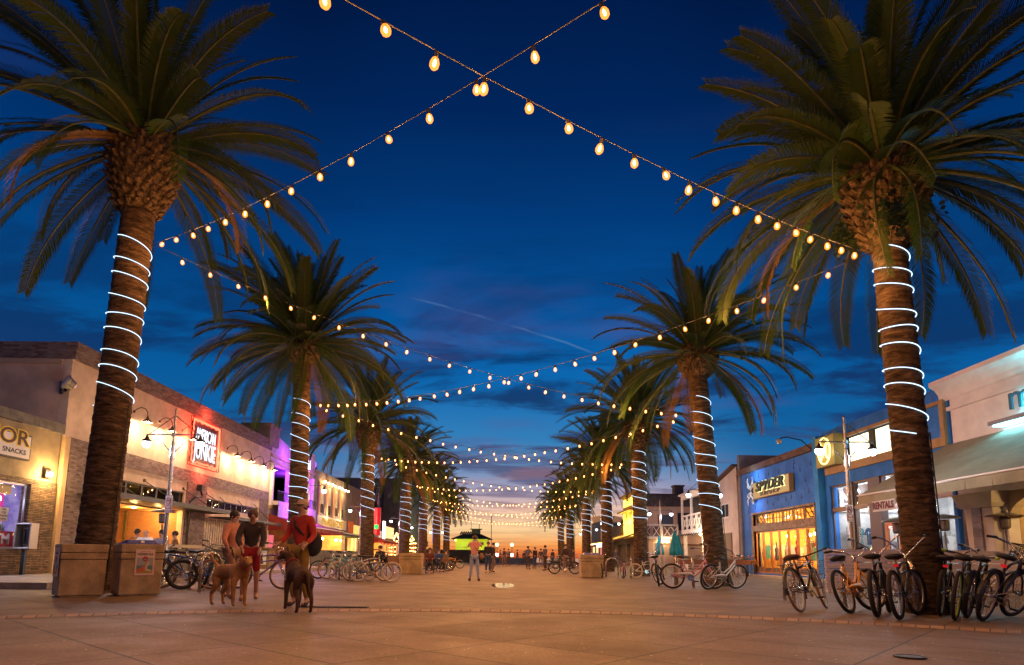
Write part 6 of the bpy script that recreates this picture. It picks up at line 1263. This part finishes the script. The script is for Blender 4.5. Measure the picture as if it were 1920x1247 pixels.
    if legs:
        js=[(J['pel'],(.14,.118)),(J['hL'],.10),(J['hR'],.10),(J['kL'],.068),(J['kR'],.068)]; e=[(0,1),(0,2),(1,3),(2,4)]
        if not short: js+=[(J['aL']+V((0,0,.03)),.052),(J['aR']+V((0,0,.03)),.052)]; e+=[(3,5),(4,6)]
        skinobj('shorts' if short else 'trousers',js,e,legs,t,0)
    if shoes:
        for s in ('L','R'):
            skinobj('shoe',[(J['a'+s]+V((0,0,-.0)),.048),(J['a'+s].lerp(J['t'+s],.15)+V((0,.02,-.045)),.045),(J['t'+s]+V((0,0,.01)),.042)],[(0,1),(1,2)],shoes,t,1)
    return t
def fab(n,c): return P(n,c,.9,bump=(25,.25),var=(4,.2))
# woman in pink photographing the sunset, back to the camera
p=onZ(889,1089); w_=person('woman in salmon shirt and light jeans with a tan shoulder bag, photographing the sunset',(p.x,p.y,0),PI,1.66,pose=dict(eL=(-.27,-.14,1.30),eR=(.27,-.14,1.30),wL=(-.08,-.28,1.52),wR=(.08,-.28,1.52),kL=(-.12,-.01,.50),kR=(.12,-.01,.50),aL=(-.16,.0,.09),aR=(.16,.0,.09),tL=(-.2,-.13,.035),tR=(.2,-.13,.035)),top=fab('salmon_cloth',(.70,.28,.20)),legs=fab('light_denim',(.30,.33,.42)),shoes=fab('black_shoe',(.02,.02,.02)),hair=HAIRB,sleeve=False)
MB().ball((-.27,.05,.93),.12,10,sz=(.7,.6,1.1)).tube([(-.26,.04,1.03),(-.05,.13,1.25),(.12,.05,1.45)],.012,5).build('shoulder_bag',fab('tan_bag',(.30,.16,.06)),w_)
# man in the red jacket
p=onZ(549,1139); m_=person('man in red jacket, mustard trousers and pale cap holding the leash of the brown dog',(p.x,p.y+.25,0),R(-25),1.80,pose=dict(eL=(-.27,-.02,1.15),wL=(-.24,-.24,1.02),eR=(.27,.0,1.14),wR=(.30,-.22,1.0),kL=(-.12,-.06,.50),aR=(.14,.06,.09),tR=(.18,-.10,.035)),top=fab('red_jacket',(.42,.035,.02)),legs=fab('mustard_cloth',(.28,.17,.03)),shoes=fab('grey_shoe',(.07,.06,.06)),hat=fab('beige_cap',(.42,.30,.22)))
MB().ball((.17,.10,1.02),.19,12,sz=(.85,.7,1.15)).tube([(.12,.12,1.15),(0,.14,1.35),(-.14,.06,1.45)],.022,6).tube([(.10,-.06,1.15),(-.02,-.14,1.30),(-.14,-.04,1.45)],.022,6).build('shoulder_bag',fab('dark_bag',(.03,.028,.03)),m_,smooth=True)
# two walkers behind the tan dog
p=onZ(468,1131); m2=person('person in dark jacket and red shorts behind the tan dog',(p.x-.25,p.y+.55,0),R(20),1.74,pose=dict(sp=(0,-.04,1.12),ch=(.0,-.13,1.32),nk=(0,-.19,1.44),hd0=(0,-.23,1.50),hd=(0,-.27,1.57),tp=(0,-.28,1.64),sL=(-.17,-.14,1.39),sR=(.17,-.14,1.39),eL=(-.24,-.25,1.14),eR=(.22,-.26,1.14),wL=(-.16,-.42,.98),wR=(.16,-.42,.96),kL=(-.11,-.08,.50),aL=(-.11,.04,.09),kR=(.12,.05,.51),aR=(.13,.20,.12),tR=(.14,.05,.04)),top=fab('dark_jacket',(.05,.035,.03)),legs=fab('crimson_cloth',(.33,.015,.02)),short=True,shoes=fab('tan_shoe',(.35,.18,.08)),hair=HAIRB)
p=onZ(385,1129); m3=person('person in salmon top and khaki shorts walking past the bicycles',(p.x,p.y+1.0,0),R(70),1.72,pose=dict(eL=(-.30,-.05,1.16),wL=(-.34,-.20,.98),eR=(.28,.08,1.15),wR=(.30,-.05,.95),kL=(-.10,-.16,.52),aL=(-.10,-.06,.09),tL=(-.11,-.24,.035),kR=(.10,.06,.51),aR=(.10,.28,.14),tR=(.10,.16,.03)),top=fab('peach_cloth',(.62,.25,.15)),legs=fab('khaki_cloth',(.36,.20,.11)),short=True,shoes=MATS['tan_shoe'],hair=HAIR,skin=SKIN)
# dogs (local +X = head)
def dog(label,loc,rz,sc,coat,headdown=.0,turn=0,tail_up=True,collar=None):
    t=thing('dog',label,'dog',loc,rz); t.scale=(sc,)*3
    J=[((-.30,0,.52),(.095,.105)),((-.05,0,.51),(.10,.11)),((.22,0,.52),(.115,.135)),((.36,0,.62),.080),((.46,turn*.08,.73-headdown),.075),((.55,turn*.16,.74-headdown*1.3),.068),((.66,turn*.24,.70-headdown*1.35),.040),((.73,turn*.28,.69-headdown*1.4),.030)]
    E_d=[(0,1),(1,2),(2,3),(3,4),(4,5),(5,6),(6,7)]
    def chain(st,pts):
        prev=st
        for p_,r_ in pts: J.append((p_,r_)); E_d.append((prev,len(J)-1)); prev=len(J)-1
    for s in (-1,1):
        chain(2,[((.24,s*.085,.42),.055),((.235,s*.09,.24),.032),((.25,s*.09,.05),.024),((.29,s*.09,.025),.026)])
        chain(0,[((-.30,s*.085,.42),.068),((-.24,s*.09,.30),.048),((-.38,s*.09,.18),.027),((-.36,s*.09,.04),.022),((-.31,s*.09,.024),.026)])
    if tail_up: chain(0,[((-.42,0,.58),.028),((-.55,0,.66),.022),((-.66,0,.78),.014)])
    else: chain(0,[((-.42,0,.52),.028),((-.52,0,.40),.020),((-.57,0,.28),.012)])
    skinobj('body',[(V(a),b) for a,b in J],E_d,coat,t,1)
    h=V((.53,turn*.15,.74-headdown*1.25))
    for s in (-1,1):
        MB().ball(h+V((-.03,s*.075,.0)),.045,8,sz=(.8,.35,1.5)).build('ear',P(coat.name+'_ear',tuple(x*.7 for x in coat.node_tree.nodes['Principled BSDF'].inputs['Base Color'].default_value[:3]),.9),t,smooth=True); MB().ball(h+V((.06,s*.045,.03)),.010,6).build('eye',MATS['eye_dark'],t)
    MB().ball(J[7][0]+V((0,0,0)) if False else V(J[7][0])+V((.025,turn*.01,.008)),.016,6).build('nose',BLACK,t)
    MB().tube([V((.36,0,.62))+V((math.cos(a*PI/6)*.0+.5*math.sin(a*PI/6)*-.09,math.cos(a*PI/6)*.088,math.sin(a*PI/6)*.088)) for a in range(12)],.010,5,closed=True).build('collar',collar or P('red_collar',(.3,.02,.02),.6),t)
    return t
p=onZ(430,1137); dog('golden tan dog standing between the two bicycle racks with head lowered',(p.x,p.y,0),R(-38),1.12,P('tan_fur',(.42,.20,.06),.95,bump=(60,.8),var=(7,.3)),headdown=.05,turn=-.5)
p=onZ(556,1147); dog('dark brown dog standing before the man in the red jacket',(p.x,p.y,0),R(122),1.12,P('brown_fur',(.07,.03,.012),.9,bump=(60,.6),var=(7,.3)),headdown=-.02,turn=.4,tail_up=False)
t=thing('dog_leash','thin dark leash from the brown dog up to the red jacketed man','leash',(0,0,0)); a=onY(540,1072,10.35); b_=onY(552,1050,10.6); MB().tube([a,(a+b_)/2-V((0,0,.08)),b_],.006,5).build('strap',BLACK,t)
# seated diners on the patio
sit=dict(kL=(-.12,-.42,.52),kR=(.12,-.42,.52),aL=(-.12,-.40,.09),aR=(.12,-.40,.09),tL=(-.12,-.55,.035),tR=(.12,-.55,.035),pel=(0,0,.52),sp=(0,0,.70),ch=(0,-.02,.90),nk=(0,-.03,1.03),hd0=(0,-.04,1.10),hd=(0,-.05,1.19),tp=(0,-.04,1.26),sL=(-.18,-.02,.98),sR=(.18,-.02,.98),eL=(-.23,-.08,.74),eR=(.23,-.08,.74),wL=(-.14,-.32,.74),wR=(.14,-.32,.74),hL=(-.09,0,.50),hR=(.09,0,.50))
def seated(px,py,Y,rz,label,z=.146,group='diners on the brick restaurant patio',**k):
    p=onY(px,py,Y); kk=dict(pose=sit,legs=fab('dark_trousers',(.03,.03,.04)),shoes=MATS['black_shoe'],group=group,h=1.75); kk.update(k); person(label,(p.x,Y,z),rz,**kk)
    s=thing('patio_chair','dark chair under the '+label.split(',')[0],'chair',(p.x,Y,z),rz,'dark chairs'); MB().box(-.22,.22,-.22,.22,.38,.42).build('seat',DARKM,s); MB().box(-.22,.22,.20,.24,.42,.85).build('backrest',DARKM,s)
    for a in (-1,1):
        for b in (-1,1): MB().box(a*.2-.015,a*.2+.015,b*.2-.015,b*.2+.015,0,.38).build('leg',DARKM,s)
PZ=.30
seated(256,1000,20.2,R(80),'diner with dark hair and glasses in profile, facing right',top=fab('plum_cloth',(.10,.06,.10)),z=PZ)
seated(272,1003,19.6,PI,'bald diner in a white shirt with his back to the plaza',top=fab('white_shirt',(.75,.72,.74)),hair=None,z=PZ)
seated(305,1002,20.6,R(-10),'diner in lilac grey shirt by the patio heater',top=fab('lilac_shirt',(.30,.26,.36)),z=PZ)
seated(330,1010,21.6,R(-60),'diner in brown top nearest the patio corner',top=fab('umber_cloth',(.18,.09,.05)),z=PZ)
tb=thing('patio_table','dark patio table with an orange pumpkin before the white shirted diner','table',(onY(240,1010,19.6).x,20.2,.146)); MB().box(-.9,.9,-.4,.4,.86,.90).build('tabletop',WOOD,tb)
for a in (-1,1):
    for b in (-1,1): MB().box(a*.8-.03,a*.8+.03,b*.3-.03,b*.3+.03,0,.86).build('leg',DARKM,tb)
pk=MB(); n=24; prof=[(.02,.0),(.13,.02),(.19,.11),(.17,.2),(.06,.25),(.02,.24)]
pk.add([(r_*(1+.07*math.cos(8*2*PI*j/n))*math.cos(2*PI*j/n),r_*(1+.07*math.cos(8*2*PI*j/n))*math.sin(2*PI*j/n),z) for r_,z in prof for j in range(n)],[(i*n+j,i*n+(j+1)%n,(i+1)*n+(j+1)%n,(i+1)*n+j) for i in range(5) for j in range(n)]); o=pk.build('pumpkin',P('pumpkin_orange',(.70,.25,.03),.5),None,smooth=True); o.location=(onY(228,1016,19.3).x,19.95,1.05); tag(o,'orange pumpkin on the patio table behind the blue lidded bin','pumpkin')
# bench sitters and distant walkers
for i,(px,py,Y,lb,c) in enumerate(((713,1050,28.3,'person in black sitting on the left bench by the third palm',(.02,.02,.022)),(806,1050,33.4,'person in dark red sitting right of the pale bin',(.12,.03,.02)),(822,1050,36.5,'person in blue sitting beyond the pale bin',(.03,.08,.20)),(835,1050,41,'person in grey sitting near the fifth left palm',(.1,.1,.11)))):
    seated(px,py,Y,R(-25+i*30),lb,z=0,group='people sitting along the left side',top=fab('sit_cloth_%d'%i,c),detail=False)
CRc=[(.02,.02,.025),(.05,.03,.03),(.10,.09,.10),(.03,.05,.10),(.2,.12,.08),(.07,.04,.02)]
far=[(915,36,'dark'),(925,38,'dark'),(990,48,'dark'),(1003,52,'dark'),(945,60,'dark'),(953,64,'dark'),(970,70,'dark'),(1014,60,'dark'),(1022,44,'pale'),(1036,66,'dark'),(1060,40,'pale'),(938,75,'dark'),(983,82,'dark'),(1075,58,'dark'),(1155,52,'dark')]
index(); base_=None; protos=[]
for i in range(3):
    protos.append(person('distant walker in dark clothes near the beach end of the plaza',(0,0,0),0,1.72,pose=[{},dict(kL=(-.1,-.12,.51),kR=(.1,.05,.51),aR=(.1,.2,.12),tR=(.1,.1,.03)),dict(eL=(-.28,-.1,1.2),wL=(-.1,-.3,1.3))][i],top=fab('walker_top_%d'%i,CRc[i]),legs=fab('walker_legs_%d'%i,CRc[(i+3)%6]),shoes=MATS['black_shoe'],group='distant walkers near the beach end',detail=False))
index()
orw='first second third fourth fifth sixth seventh eighth ninth tenth eleventh twelfth thirteenth fourteenth fifteenth sixteenth seventeenth eighteenth nineteenth twentieth twenty-first twenty-second twenty-third'.split(); rank={q:i for i,q in enumerate(sorted(range(len(far)),key=lambda k:far[k][0]))}; look=['black top','reddish brown top','grey top']
for i,(px,Y,_) in enumerate(far):
    o=protos[i] if i<3 else copytree(protos[i%3]); p=onY(px,1050,Y); o.location=(p.x,Y,0); o.rotation_euler=(0,0,i*1.3); o['label']=f'distant walker in {look[i%3]}, {orw[rank[i]]} from the left of the beach end crowd'
